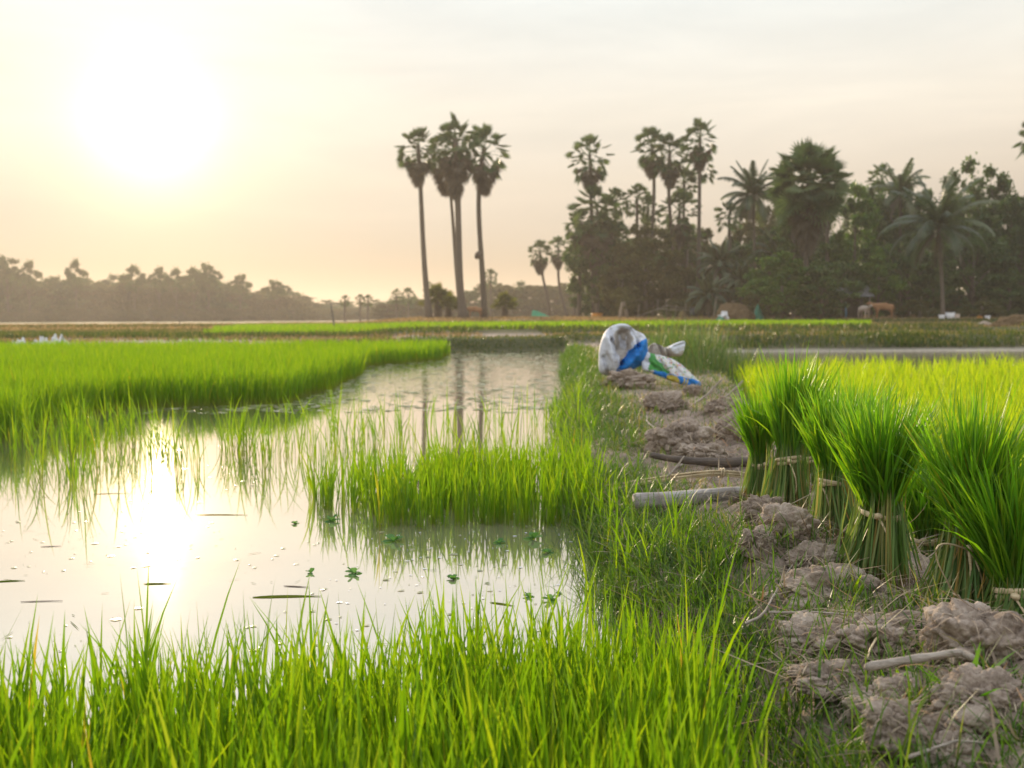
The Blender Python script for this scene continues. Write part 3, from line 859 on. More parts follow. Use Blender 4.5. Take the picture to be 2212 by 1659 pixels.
# ------------------------------------------------------------------ tied rice bundles
def bundle(base, tie_h, lean, nleaf, nstem, label, seed, br=.085, leaf=(.30, .44), tr=.034, loose=1, spread=.36, back=.06):
    global rng
    keep = rng; rng = np.random.default_rng(seed)
    x0, y0 = base
    z0 = hz(x0, y0) - .01
    root = empty('rice_bundle', (x0, y0, z0), label, 'rice bundle', 'tied bundles of rice seedlings on the bund')
    tx, ty = lean[0] * tie_h * .5, back * tie_h * .5
    # stems below the tie
    n = int(nstem * 1.3); br = br * 1.02
    a = rng.uniform(0, 6.283, n); rb = br * np.sqrt(rng.random(n)) * rng.uniform(.75, 1.3, n); jx, jy = rng.normal(0, .012, 2)
    B = np.stack([jx + rb * np.cos(a), jy + rb * np.sin(a), rng.uniform(-.005, .045, n)], 1)
    T = np.stack([tx + rb / br * tr * np.cos(a), ty + rb / br * tr * np.sin(a), np.full(n, tie_h + .02)], 1)
    d = T - B; L = np.linalg.norm(d, axis=1)
    az = np.arctan2(d[:, 1], d[:, 0]); tilt = np.arccos(d[:, 2] / L)
    mb = MB()
    for f in (0, 1):
        V, Q, Tt, A = blade_arrays(B, L * 1.25, rng.uniform(.003, .0062, n), az + rng.normal(0, .12, n), tilt + rng.normal(0, .07, n), rng.normal(0, .22, n), S=4, face=rng.uniform(0, 3.14, n) if f == 0 else rng.normal(0, .5, n))
        mb.add(V, Q, Tt, A)
    mb.build('stems', M['stem'], root)
    # leaves above
    n = nleaf
    a = rng.uniform(0, 6.283, n); q = np.sqrt(rng.random(n))
    P = np.stack([tx + q * tr * .9 * np.cos(a), ty + q * tr * .9 * np.sin(a), np.full(n, tie_h - .01)], 1)
    sp = spread * .95
    nt = max(12, n // 9); ti = rng.integers(0, nt, n); ta = rng.uniform(0, 6.283, nt); tq = np.sqrt(rng.random(nt))
    a = ta[ti] + rng.normal(0, .16, n); q = (tq[ti] + rng.normal(0, .06, n)).clip(0, 1.1); hl = rng.uniform(.78, 1.08, nt)[ti]
    dx = lean[0] + sp * q * np.cos(a) * (1.25 - .25 * np.sign(np.cos(a))) + rng.normal(0, .09, n); dy = back + sp * q * np.sin(a) + rng.normal(0, .09, n)
    az = np.arctan2(dy, dx); tilt = np.arctan(np.hypot(dx, dy))
    ll = rng.uniform(leaf[0] * .72, leaf[1], n) * (1 - .10 * q) * hl
    rn = np.where(rng.random(n) < .025, rng.uniform(.96, 1, n), rng.random(n) * .95)
    o = blades('leaves', M['bundle_leaf'], P, ll, rng.normal(.0060, .0012, n).clip(.003, .009), az, tilt * .85, tilt * .25 + rng.normal(.05, .10, nt)[ti] + rng.normal(.02, .17, n) + (rng.random(n) < .06) * rng.uniform(.5, 1.5, n), S=6, face=az + np.pi / 2 + rng.normal(0, .9, n), rnd=rn, parent=root)
    # roots at the foot
    mb = MB()
    n = 420
    a = rng.uniform(0, 6.283, n); rb = br * np.sqrt(rng.random(n)) * 1.2
    V, Q, Tt, A = blade_arrays(np.stack([rb * np.cos(a), rb * np.sin(a), rng.uniform(.012, .04, n)], 1), rng.uniform(.02, .09, n), rng.uniform(.001, .0035, n), a + rng.normal(0, .8, n), rng.uniform(1.2, 2.4, n), rng.normal(.4, .8, n), S=4)
    mb.add(V, Q, Tt, A)
    mb.build('roots', M['root'], root)
    # tie: a flat straw band in two turns, a knot and loose ends
    mb = MB()
    for k in range(2):
        aa = np.linspace(0, 6.283, 25)
        rr = tr * (1.12 + .05 * k)
        pts = np.stack([tx + rr * np.cos(aa), ty + rr * np.sin(aa), tie_h + .007 * k + .009 * np.sin(aa + seed * 1.7 + k) + 0 * aa], 1)
        mb.tube(pts, .0028, 8, flat=2.3)
    tie = mb.build('tie', M['straw_tie'], root)
    ka = -1.9 + rng.normal(0, .4)
    kp = np.array([tx + tr * 1.2 * math.cos(ka), ty + tr * 1.2 * math.sin(ka), tie_h + .004])
    mb = MB()
    mb.tube([kp + (-.008, 0, .003), kp + (-.003, -.004, .002), kp + (.004, -.005, 0), kp + (.010, -.001, -.002)], [.004, .008, .008, .004], 7)
    mb.build('knot', M['straw_tie'], tie)
    for k in range(loose):
        mb = MB()
        s = (-1) ** k
        ln = rng.uniform(.06, .12) if loose < 3 else (.12, .11, .16)[k]
        pts = [kp + np.array([s * .02 * math.sin(t * 2) + .02 * k * t, -.02 * math.sin(t * 3.1) - .012 * t, -ln * t]) for t in np.linspace(0, 1, 7)]
        if loose == 3 and k == 2:
            pts = [kp + np.array([-.075 * math.sin(t * 2.6) - .01, -.025, .03 * math.sin(t * 3.1) - .085 * t * t]) for t in np.linspace(0, 1, 12)]
        mb.tube(pts, np.linspace(.004, .002, len(pts)), 6, flat=.6)
        mb.build('loose_end', M['straw_tie'], tie)
    rng = keep
    return root


def g2(px, py, z=.16):
    p = gr(px, py, z); return (p.x, p.y)


bundle(g2(1640, 1100), .145, (.02, 0), 360, 110, 'small rice bundle furthest along the row, leaning on its taller neighbour', 11, .062, (.26, .36), .026, 0, .30)
bundle(g2(1694, 1122), .185, (.15, 0), 600, 150, 'rice bundle bound high with a wide straw band and leaning towards the field', 12, .075, (.32, .45), .036, 1, .30)
bundle(g2(1792, 1186), .165, (.06, 0), 520, 150, 'slim rice bundle between the high bound one and the thick spreading one', 13, .075, (.26, .37), .033, 1, .32)
bundle(g2(1898, 1274), .185, (.02, 0), 760, 190, 'thick rice bundle with a twisted straw tie and widely spread leaves', 14, .098, (.27, .39), .042, 1, .42)
bundle(g2(2085, 1335), .165, (.10, 0), 820, 190, 'rice bundle with flattened stems and long looping tie ends', 15, .105, (.30, .43), .036, 3, .40)
bundle(g2(2196, 1372), .125, (-.07, 0), 680, 160, 'rice bundle at the picture edge with a short pale tie end', 16, .085, (.28, .40), .036, 1, .42)
for i, (px, py, lab) in enumerate([
        (1740, 1070, 'rice bundle showing only leaves behind the high bound one'),
        (1842, 1105, 'rice bundle behind the slim one, its dark leaf tips bending towards the field'),
        (1925, 1140, 'rice bundle directly behind the thick spreading one'),
        (1995, 1175, 'rice bundle half hidden between the thick spreading one and the looped one'),
        (2075, 1175, 'rice bundle standing in the back row above the looped tie'),
        (2150, 1200, 'rice bundle in the back row between the looped one and the edge one'),
        (2225, 1230, 'rice bundle in the back row cut off by the picture edge')]):
    bundle(g2(px, py, .12), .15, (float(rng.normal(.05, .12)), 0), 560, 60, lab, 30 + i, .08, (.28 + .02 * (i % 3), .39 + .025 * (i % 3)), .038, 0, .48)

# ------------------------------------------------------------------ mud clods
def ico(sub):
    import bmesh
    bm = bmesh.new(); bmesh.ops.create_icosphere(bm, subdivisions=sub, radius=1)
    V = np.array([v.co[:] for v in bm.verts]); T = np.array([[v.index for v in f.verts] for f in bm.faces]); bm.free()
    return V, T


ICO, ICT = ico(6)


def clod(px, py, w, h, label, seed, z=.15, depth=.8, rough=1.0):
    p = gr(px, py + h * .5, z)
    rx = w * p.y / F / 2; rz = h * p.y / F * .62; ry = rx * depth
    N = ICO
    s = seed * 7.7
    wx_ = .25 * fbm(N[:, 0] * 2 + s, N[:, 1] * 2, N[:, 2] * 2, 3)
    f1, f2 = worley(N[:, 0] * 1.9 + s + wx_, N[:, 1] * 1.9 + wx_, N[:, 2] * 1.9 - wx_)
    g1_, g2_ = worley(N[:, 0] * 5 + s + wx_, N[:, 1] * 5, N[:, 2] * 5)
    d = 1.02 + .32 * fbm(N[:, 0] * 1.3 + s, N[:, 1] * 1.3, N[:, 2] * 1.3, 3) - .36 * (f1 - .45) - .10 * np.exp(-((f2 - f1) / .07) ** 2) - .07 * (g1_ - .45) - .045 * np.exp(-((g2_ - g1_) / .08) ** 2) + .05 * fbm(N[:, 0] * 11, N[:, 1] * 11, N[:, 2] * 11 + s, 4)
    V = N * d[:, None] * np.array([rx, ry, rz])
    V[:, 2] = np.where(V[:, 2] < -.4 * rz, -.4 * rz + .2 * (V[:, 2] + .4 * rz), V[:, 2])
    z0 = hz(p.x, p.y + ry * .6)
    root = empty('mud_clod', (p.x, p.y + ry * .6, z0 + .34 * rz), label, 'mud clod', 'mud clods heaped along the bund', rng.uniform(-.3, .3))
    link('lump', mesh('lump', V, None, ICT, [M['mud']], np.tile([rng.random(), .5, .5], (len(V), 1))), root)
    # root fibres hanging over the lump
    n = int(70 + 150 * min(1, rx / .12))
    k = rng.integers(0, len(V), n * 3); k = k[V[k, 2] > -.1 * rz][:n]; n = len(k)
    sc = float(np.clip(p.y / 3, 1, 2.2))
    up = N[k]
    o = blades('root_fibres', M['straw'], V[k] * 1.01, rng.gamma(2.5, .25, n).clip(.15, 1.4) * rx * .8, rng.uniform(.0014, .004, n) * sc, np.arctan2(up[:, 1], up[:, 0]) + rng.normal(0, 1.0, n), np.arccos(np.clip(up[:, 2], -1, 1)) * .5 + 1.15 + rng.normal(0, .15, n), rng.normal(.5, .4, n), S=4, parent=root)
    return root


for i, a in enumerate([
    (1362, 812, 110, 46, 'pale mud clod at the foot of the white sack', .2),
    (1440, 856, 100, 48, 'rounded mud clod in front of the printed sack', .2),
    (1480, 916, 140, 84, 'largest conical mud clod in the middle of the bund', .2),
    (1562, 862, 84, 44, 'straw capped mud clod on the field side past the conical one', .2),
    (1592, 905, 80, 66, 'mud clod just beyond the small leaning rice bundle', .2),
    (1522, 958, 110, 40, 'low flat mud clod spreading from the conical one', .18),
    (1502, 835, 60, 30, 'small dark mud clod at the tip of the printed sack', .2),
    (1655, 1150, 96, 66, 'smooth grey mud clod under the high bound rice bundle', .15),
    (1712, 1200, 110, 64, 'brown mud clod before the slim rice bundle', .15),
    (1640, 1222, 60, 52, 'small knob of mud on the grass side below the smooth grey clod', .15),
    (1760, 1245, 90, 50, 'crumbly mud clod at the root end of the thick rice bundle', .15),
    (1830, 1300, 200, 80, 'fibrous dark mud clod matted with roots below the thick rice bundle', .15),
    (1900, 1392, 190, 90, 'cracked pale mud clod behind the curved stick', .16),
    (2070, 1385, 150, 80, 'sunlit mud clod under the looped rice bundle', .16),
    (2155, 1450, 190, 110, 'broad mud clod near the picture edge under the curved stick', .17),
    (1975, 1500, 170, 90, 'tangled mud clod full of roots in front of the curved stick', .17),
    (1960, 1600, 120, 100, 'light grey mud clod lowest on the bund by the grass', .16),
    (2140, 1585, 190, 100, 'large dusty mud clod behind the dark green tuft', .16),
    (2070, 1655, 130, 70, 'mud clod in the near corner below the dark green tuft', .16),
    (1760, 1400, 110, 60, 'grass edged mud clod below the split reeds', .15),
    (1800, 1500, 130, 60, 'low mud clod half covered by grass blades', .14)]):
    g_ = 1.32 if a[1] > 1190 else 1.0
    clod(a[0], a[1], a[2] * g_, a[3] * g_, a[4], i + 1, a[5])

# ------------------------------------------------------------------ wood, sticks and stalks
def lift(px, py, dz=.0, z=.16):
    p = gr(px, py, z)
    return np.array([p.x, p.y, max(hz(p.x, p.y), .1) + dz])


def local(pts):
    P = np.array(pts); c = P.mean(0); c[2] = P[:, 2].min()
    return P - c, c


# squared timber
def laid(px, py, Y, clear):
    p = at(px, py, Y)
    return np.array([p.x, p.y, max(p.z, hz(p.x, p.y) + clear)])


a, b = laid(1368, 1080, 3.60, .022), laid(1660, 1098, 3.66, .022)
c = (a + b) / 2; L = np.linalg.norm(b - a)
mb = MB()
k = 30; n = 16
tt = np.linspace(-.5, .5, k)
ang = np.linspace(0, 2 * np.pi, n, endpoint=False)
sq = (np.abs(np.cos(ang)) ** 3.2 + np.abs(np.sin(ang)) ** 3.2) ** (-1 / 3.2)
rows = []
for i, t in enumerate(tt):
    r = .030 * sq * (1 + .05 * fbm(t * 4, ang * 1.5, 1.0, 3)) * np.interp(t, [-.5, -.49, 0, .5], [.86, .98, 1.0, 1.02])
    rows.append(np.stack([np.full(n, t * L + .0) + .006 * vnoise(ang * 2, 3.3) * (i in (0, k - 1)), r * np.cos(ang), r * np.sin(ang) * .95 + .004 * math.sin(t * 5)], 1))
V = np.concatenate(rows + [[[-.5 * L + .004, 0, 0]], [[.5 * L, 0, 0]]])
Q = [(i * n + j, i * n + (j + 1) % n, (i + 1) * n + (j + 1) % n, (i + 1) * n + j) for i in range(k - 1) for j in range(n)]
T = [(k * n, (j + 1) % n, j) for j in range(n)] + [(k * n + 1, (k - 1) * n + j, (k - 1) * n + (j + 1) % n) for j in range(n)]
mb.add(V, Q, T)
o = mb.build('timber', M['grey_wood'])
o.location = c
o.rotation_euler = (rng.normal(0, .05), -math.asin((b - a)[2] / L), math.atan2((b - a)[1], (b - a)[0]))
tag(o, 'thick weathered grey timber lying across the bund before the rice bundles', 'timber')


def branch(name, pts, r0, r1, mat, label, cat, group=None, n=10, twig=0):
    P, c = local(pts)
    t = np.linspace(0, 1, len(P)); T = np.linspace(0, 1, 22)
    C = np.stack([np.interp(T, t, P[:, i]) for i in range(3)], 1)
    C = np.concatenate([C[:1], (C[:-2] + C[1:-1] * 2 + C[2:]) / 4, C[-1:]])
    L = np.linalg.norm(C[-1] - C[0])
    C += .012 * L * np.stack([vnoise(T * 5, s, 7.7) for s in (c[0] * 50, c[1] * 50, 91.)], 1)
    d = C[-1] - C[0]
    rz = math.atan2(d[1], d[0])
    cs, sn = math.cos(-rz), math.sin(-rz)
    C = np.stack([C[:, 0] * cs - C[:, 1] * sn, C[:, 0] * sn + C[:, 1] * cs, C[:, 2]], 1)
    mb = MB()
    rad = np.linspace(r0, r1, 22) * (1 + .14 * vnoise(T * 9, c[0] * 31, 1))
    rad[0] *= .7; rad[-1] *= .6
    mb.tube(C, rad, n)
    for k in range(twig):
        i = rng.integers(5, 18); q = C[i]
        e = rng.normal(0, 1, 3); e[2] = abs(e[2]); e /= np.linalg.norm(e)
        mb.tube([q, q + e * L * .06, q + e * L * .12 + (0, 0, .003)], [rad[i] * .6, rad[i] * .45, rad[i] * .2], 6)
    o = mb.build(name, mat)
    o.location = c; o.rotation_euler = (0, 0, rz)
    return tag(o, label, cat, group)


branch('branch', [laid(1402, 982, 4.6, .015), laid(1470, 992, 4.6, .02), laid(1560, 1002, 4.65, .02), laid(1665, 1012, 4.7, .02)], .014, .026, M['dark_wood'], 'dark rough branch lying across the bund beyond the pale stalks', 'branch')

# bundle of split palm stalks, each stalk a part
a = [laid(1300, 1064, 4.12, .012), laid(1380, 1045, 4.15, .012), laid(1480, 1030, 4.2, .012), laid(1560, 1023, 4.25, .012), laid(1660, 1036, 4.3, .012)]
P, c = local(a)
root = empty('stalk_bundle', c, 'bundle of split pale palm stalks tied with a strip, lying across the bund', 'stalk bundle')
T = np.linspace(0, 1, 16)
C = np.stack([np.interp(T, np.linspace(0, 1, 5), P[:, i]) for i in range(3)], 1)
C = np.concatenate([C[:1], (C[:-2] + C[1:-1] * 2 + C[2:]) / 4, C[-1:]])
for i in range(11):
    mb = MB()
    off = np.array([0, rng.normal(0, .011), rng.normal(.006, .007)])
    fan = (1 - T[:, None]) ** 2 * np.array([0, rng.normal(0, .035), rng.normal(0, .014)])
    s0 = 0 if i < 7 else int(rng.integers(1, 5))
    mb.tube((C + off + fan)[s0:], np.linspace(.0035, .0065, 16)[s0:], 6, flat=.6)
    mb.build('stalk', M['stalk'], root)
mb = MB()
for k in range(2):
    aa = np.linspace(0, 6.283, 15); q = C[11] + np.array([.012 * k, 0, .006])
    mb.tube(np.stack([q[0] + .004 * np.sin(aa), q[1] + .024 * np.cos(aa), q[2] + .019 * np.sin(aa)], 1), .0036, 6)
mb.build('tie', M['straw_tie'], root)

SG = 'dry sticks and reeds lying on the bund'
for pts, r0, r1, mt, lab in [
    ([(1868, 1440), (1930, 1428), (2000, 1420), (2075, 1410), (2110, 1425)], .0085, .0055, 'stick', 'smooth curved pale stick lying across the mud clods'),
    ([(1815, 1318), (1890, 1322), (1960, 1328), (2020, 1336)], .0036, .002, 'straw_tie', 'thin whitish straw lying below the thick rice bundle'),
    ([(1660, 1322), (1740, 1320), (1830, 1328), (1960, 1342)], .0055, .003, 'stick', 'brown split reed lying along the fibrous clod'),
    ([(1612, 1348), (1660, 1312), (1700, 1275), (1735, 1250)], .005, .004, 'stick', 'slanting dry reed at the grass edge of the fibrous clod'),
    ([(2040, 1368), (2110, 1345), (2180, 1360), (2230, 1372)], .006, .004, 'stick', 'bent grey stick beneath the rice bundle at the picture edge'),
    ([(1860, 1540), (1960, 1528), (2040, 1505), (2120, 1500)], .006, .004, 'stick', 'grey root lying before the tangled clod'),
    ([(1905, 1330), (1900, 1375), (1870, 1420)], .006, .003, 'straw_tie', 'flat dry leaf hanging over the cracked clod'),
    ([(1640, 985), (1680, 965), (1700, 955)], .005, .003, 'straw_tie', 'short pale splinter behind the dark branch'),
    ([(1440, 1040), (1465, 1005), (1478, 985)], .005, .003, 'stick', 'forked dry twig poking up beside the stalks'),
    ([(1498, 880), (1530, 850), (1560, 818)], .010, .006, 'stick', 'dry cane slanting up from the conical clod'),
    ([(1540, 880), (1575, 852), (1605, 822)], .010, .006, 'stick', 'second cane slanting up beyond the conical clod'),
    ([(1370, 850), (1390, 900), (1425, 935)], .007, .004, 'stick', 'dry stem leaning on the grass side of the conical clod'),
    ([(1465, 1000), (1530, 960), (1560, 945)], .006, .003, 'stick', 'dry twig lying in front of the conical clod'),
    ([(1320, 865), (1345, 825), (1352, 810)], .006, .004, 'stick', 'short dry stem in the grass before the white sack'),
    ([(1960, 1635), (2060, 1600), (2160, 1610)], .005, .003, 'stick', 'thin root lying below the dark green tuft')]:
    up = .055 if ('poking' in lab or 'slanting up' in lab) else .035
    q = [lift(px, py, up * (.5 + .5 * i / len(pts))) if py < 1290 else np.array(tuple(gr(px, py, .285 if 'curved' in lab else .235))) for i, (px, py) in enumerate(pts)]
    if 'slanting up' in lab or 'poking' in lab:
        y0 = q[0][1]; q = [q[0]] + [np.array(tuple(at(px, py, y0 + .03 * i))) for i, (px, py) in enumerate(pts[1:], 1)]
    if pts[0][1] > 1290 and 'curved' not in lab: r0, r1 = r0 * .6, r1 * .45
    branch('dry_leaf' if 'leaf' in lab else 'straw' if 'straw' in lab else 'stick', q, r0, r1, M[mt], lab, 'dry leaf' if 'flat dry leaf' in lab else 'straw' if 'whitish straw' in lab else 'stick', SG, 7, 1 if r0 > .005 and 'root' in lab else 0)

# tufts with broader leaves
def plant(px, py, n, h, w, label, z=.18, mat='bundle_leaf'):
    p = lift(px, py, 0, z)
    root = empty('grass_tuft', p, label, 'grass tuft')
    az = rng.uniform(0, 6.283, n)
    blades('leaves', M[mat], np.stack([rng.normal(0, .008, n), rng.normal(0, .008, n), np.zeros(n)], 1), rng.uniform(.6, 1.1, n) * h, w, az, rng.uniform(.1, .8, n), rng.uniform(.2, .9, n), S=6, face=az + 1.57 + rng.normal(0, .3, n), parent=root)


plant(2085, 1585, 20, .13, .010, 'dark green tuft of broad grass growing among the mud clods')
plant(1945, 1500, 7, .07, .008, 'small grey green shoot beside the curved stick')
plant(1835, 1330, 5, .07, .008, 'short cut shoot rising from the fibrous clod', mat='rice')
plant(1655, 945, 12, .05, .012, 'little leafy weed on the bare mud beside the small rice bundle', .2, 'short_grass')
plant(1585, 905, 9, .06, .012, 'little leafy weed between the conical clod and the field', .2, 'short_grass')


# ------------------------------------------------------------------ sacks
def outline_bag(name, pts, Y, thick, dent, matfn, mats, label, seed, parent=None, ns=72, nr=20, lean=0.0, fold=.012):
    """a bag whose front view has this outline: a closed pillow with folds; matfn(u, v) gives each face's material"""
    W = [np.array(tuple(at(px, py, Y))) for px, py in pts]
    P = np.array(W)
    c = P.mean(0)
    Q2 = (P - c)[:, [0, 2]]
    # resample the outline smoothly
    n = len(Q2); tt = np.arange(n + 1); Q3 = np.vstack([Q2, Q2[:1]])
    t = np.linspace(0, n, ns, endpoint=False)
    i = np.floor(t).astype(int); f = (t - i)[:, None]
    p0, p1, p2, p3 = Q2[(i - 1) % n], Q2[i % n], Q2[(i + 1) % n], Q2[(i + 2) % n]
    O = .5 * ((2 * p1) + (-p0 + p2) * f + (2 * p0 - 5 * p1 + 4 * p2 - p3) * f ** 2 + (-p0 + 3 * p1 - 3 * p2 + p3) * f ** 3)
    V = []
    rr = np.sin(np.linspace(0, 1, nr) * np.pi / 2)
    for side in (-1, 1):
        for k, r in enumerate(rr):
            xy = O * r
            dep = thick * np.sqrt(np.maximum(0, 1 - r ** 2.6)) * np.ones(ns)
            dn = dent(xy[:, 0], xy[:, 1]) if side < 0 else 0
            w = fold * fbm(xy[:, 0] * 9 + seed, xy[:, 1] * 9, side * 3.0, 3) * (1 - r ** 8) + fold * .7 * np.abs(vnoise(xy[:, 0] * 22 + xy[:, 1] * 12, seed, side)) * (1 - r ** 8)
            V.append(np.stack([xy[:, 0], side * (dep - dn) + w + lean * xy[:, 1], xy[:, 1]], 1))
    V = np.concatenate(V)
    Q = []
    for s in (0, 1):
        b = s * nr * ns
        for k in range(nr - 1):
            for j in range(ns):
                q = (b + k * ns + j, b + k * ns + (j + 1) % ns, b + (k + 1) * ns + (j + 1) % ns, b + (k + 1) * ns + j)
                Q.append(q if s == 0 else q[::-1])
    for j in range(ns):
        Q.append(((nr - 1) * ns + j, (nr - 1) * ns + (j + 1) % ns, (2 * nr - 1) * ns + (j + 1) % ns, (2 * nr - 1) * ns + j))
    Q = np.array(Q)
    cen = V[Q].mean(1)
    mi = [matfn(a[0], a[2], a[1]) for a in cen]
    return mesh(name, V, Q, None, mats, np.tile([.5, .5, .5], (len(V), 1)), True, mi), c


# white sack, standing open and slumped; P2 turns local metres back into the drawing's pixels
SY = 9.9


def crease(px, py, segs, w):
    r_ = 0
    for x1, y1, x2, y2, d in segs:
        t_ = np.clip(((px - x1) * (x2 - x1) + (py - y1) * (y2 - y1)) / ((x2 - x1) ** 2 + (y2 - y1) ** 2), 0, 1)
        q = np.hypot(px - x1 - t_ * (x2 - x1), py - y1 - t_ * (y2 - y1))
        r_ = r_ + d * np.exp(-(q / w) ** 2)
    return r_


def sack(name, pts, Y, thick, dentpx, regions, mats, seed, label, lean=0.0, fold=.012):
    pc = np.mean(pts, 0); k_ = F / Y
    tp = lambda x, z: (pc[0] + x * k_, pc[1] - z * k_)

    def mf(x, z, y):
        p_, q_ = tp(x, z)
        p_ += 1.6 * math.sin(q_ * .35); q_ += 1.2 * math.sin(p_ * .3)
        for m_, poly in regions:
            if y < .03 + lean * z and inpoly(np.array([p_]), np.array([q_]), poly)[0]: return m_
        return 0
    me, c = outline_bag(name, pts, Y, thick, lambda x, z: dentpx(*tp(x, z)), mf, mats, '', seed, ns=150, nr=44, lean=lean, fold=fold)
    o = link(name, me); o.location = c
    return tag(o, label, 'sack')


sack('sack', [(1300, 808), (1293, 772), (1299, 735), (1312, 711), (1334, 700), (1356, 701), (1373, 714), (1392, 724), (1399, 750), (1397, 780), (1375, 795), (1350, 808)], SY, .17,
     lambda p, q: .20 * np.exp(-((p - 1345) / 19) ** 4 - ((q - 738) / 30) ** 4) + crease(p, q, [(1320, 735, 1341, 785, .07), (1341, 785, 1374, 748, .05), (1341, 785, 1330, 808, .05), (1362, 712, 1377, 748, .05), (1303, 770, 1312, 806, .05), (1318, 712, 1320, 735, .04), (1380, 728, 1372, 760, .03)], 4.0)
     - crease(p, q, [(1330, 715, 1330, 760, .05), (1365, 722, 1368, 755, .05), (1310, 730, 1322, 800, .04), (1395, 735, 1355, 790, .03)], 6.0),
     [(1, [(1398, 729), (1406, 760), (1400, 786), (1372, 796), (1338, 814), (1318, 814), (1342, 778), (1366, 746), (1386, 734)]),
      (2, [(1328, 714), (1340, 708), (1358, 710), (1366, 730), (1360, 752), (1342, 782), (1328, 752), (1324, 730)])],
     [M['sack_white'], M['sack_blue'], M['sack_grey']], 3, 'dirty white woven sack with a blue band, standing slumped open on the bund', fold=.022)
sack('sack', [(1388, 795), (1392, 762), (1412, 764), (1450, 774), (1472, 787), (1492, 806), (1512, 829), (1495, 836), (1460, 826), (1430, 815), (1408, 806)], SY - .15, .075,
     lambda p, q: crease(p, q, [(1420, 768, 1445, 812, .03), (1440, 775, 1490, 828, .02), (1395, 780, 1425, 800, .03), (1465, 786, 1460, 820, .02)], 4.0),
     [(3, [(1440, 808), (1462, 812), (1464, 830), (1436, 822)]), (3, [(1474, 815), (1477, 815), (1472, 840), (1468, 840)]), (3, [(1480, 817), (1483, 817), (1479, 840), (1475, 840)]), (1, [(1412, 798), (1440, 806), (1485, 816), (1520, 826), (1515, 842), (1460, 832), (1405, 812)]), (2, [(1400, 800), (1404, 764), (1414, 764), (1424, 782), (1444, 802), (1438, 806), (1415, 800)]),
      (4, [(1380, 800), (1385, 755), (1404, 760), (1402, 800)])],
     [M['sack_print'], M['sack_blue'], M['sack_green'], M['sack_yellow'], M['sack_white']], 8, 'fallen colourful printed sack, green and white with a blue edge', .5)
sack('sack', [(1396, 765), (1402, 748), (1414, 741), (1428, 747), (1440, 750), (1460, 741), (1478, 737), (1479, 750), (1472, 768), (1450, 770), (1425, 772)], SY + .2, .07,
     lambda p, q: crease(p, q, [(1420, 742, 1432, 770, .06), (1436, 748, 1444, 770, .05), (1455, 748, 1475, 742, .03), (1408, 748, 1404, 765, .04)], 3.0), [(1, [(1440, 745), (1482, 730), (1482, 756), (1455, 764)])],
     [M['sack_grey'], M['sack_white']], 13, 'crumpled dirty grey sack twisted behind the printed one')

# ------------------------------------------------------------------ trees
def fan_leaf(mb, base, d, pet, Rr, closed=1.0, m=0, droop=.18, nseg=18):
    d = d / np.linalg.norm(d)
    hub = base + d * pet
    hub[2] -= droop * pet * .3
    sd = np.cross(d, [0, 0, 1.0]); l = np.linalg.norm(sd)
    sd = np.array([1.0, 0, 0]) if l < .05 else sd / l
    rl = rng.normal(0, .5); up = np.cross(sd, d)
    sd, up = sd * math.cos(rl) + up * math.sin(rl), up * math.cos(rl) - sd * math.sin(rl)
    half = R(128) * closed
    a = np.linspace(-half, half, 2 * nseg + 1)
    rad = Rr * np.where(np.arange(2 * nseg + 1) % 2 == 1, 1.0, .52) * (1 - .12 * (np.abs(a) / half) ** 2) * rng.uniform(.9, 1.08, 2 * nseg + 1)
    rim = hub + rad[:, None] * (np.cos(a)[:, None] * d + np.sin(a)[:, None] * sd) + (np.abs(a)[:, None] * .16 * Rr) * up
    rim[:, 2] -= droop * Rr * (rad / Rr) ** 2 * .7
    V = np.vstack([hub[None], rim])
    T = [(0, i + 1, i + 2) for i in range(2 * nseg)]
    r = rng.random()
    mb.add(V, None, T, [r, .5, .5], m)
    w = .045 * sd
    mb.add([base - w, base + w, hub + w * .5, hub - w * .5], [(0, 1, 2, 3)], None, [r * .6, .5, .5], m)


def fan_crown(n, pet, Rr, lo, hi, seed, mat, big=1.0):
    global rng
    keep = rng; rng = np.random.default_rng(seed)
    mb = MB()
    for i in range(n):
        el = R(hi) - (R(hi) - R(lo)) * ((i + .5) / n) ** .9 + rng.normal(0, .08)
        a = i * 2.39996 + rng.normal(0, .25)
        d = np.array([math.cos(a) * math.cos(el), math.sin(a) * math.cos(el), math.sin(el)])
        b = np.array([0, 0, .5 * (1 - i / n) - .1])
        fan_leaf(mb, b, d, pet * rng.uniform(.75, 1.2), Rr * rng.uniform(.85, 1.1))
    me = mb.mesh('crown', [mat], False)
    rng = keep
    return me


def skirt_mesh(n, ln, top, seed):
    global rng
    keep = rng; rng = np.random.default_rng(seed)
    mb = MB()
    for i in range(n):
        a = i * 2.39996; t = i / n
        el = R(-38 - 42 * t) + rng.normal(0, .1)
        d = np.array([math.cos(a) * math.cos(el), math.sin(a) * math.cos(el), math.sin(el)])
        fan_leaf(mb, np.array([0, 0, -.2 - t * ln * .65]), d, top * .55 * (1 - .45 * t), .55 * top * (1 - .35 * t), .5, 0, .1, 9)
    me = mb.mesh('dead_leaves', [M['dead_leaf']], False)
    rng = keep
    return me


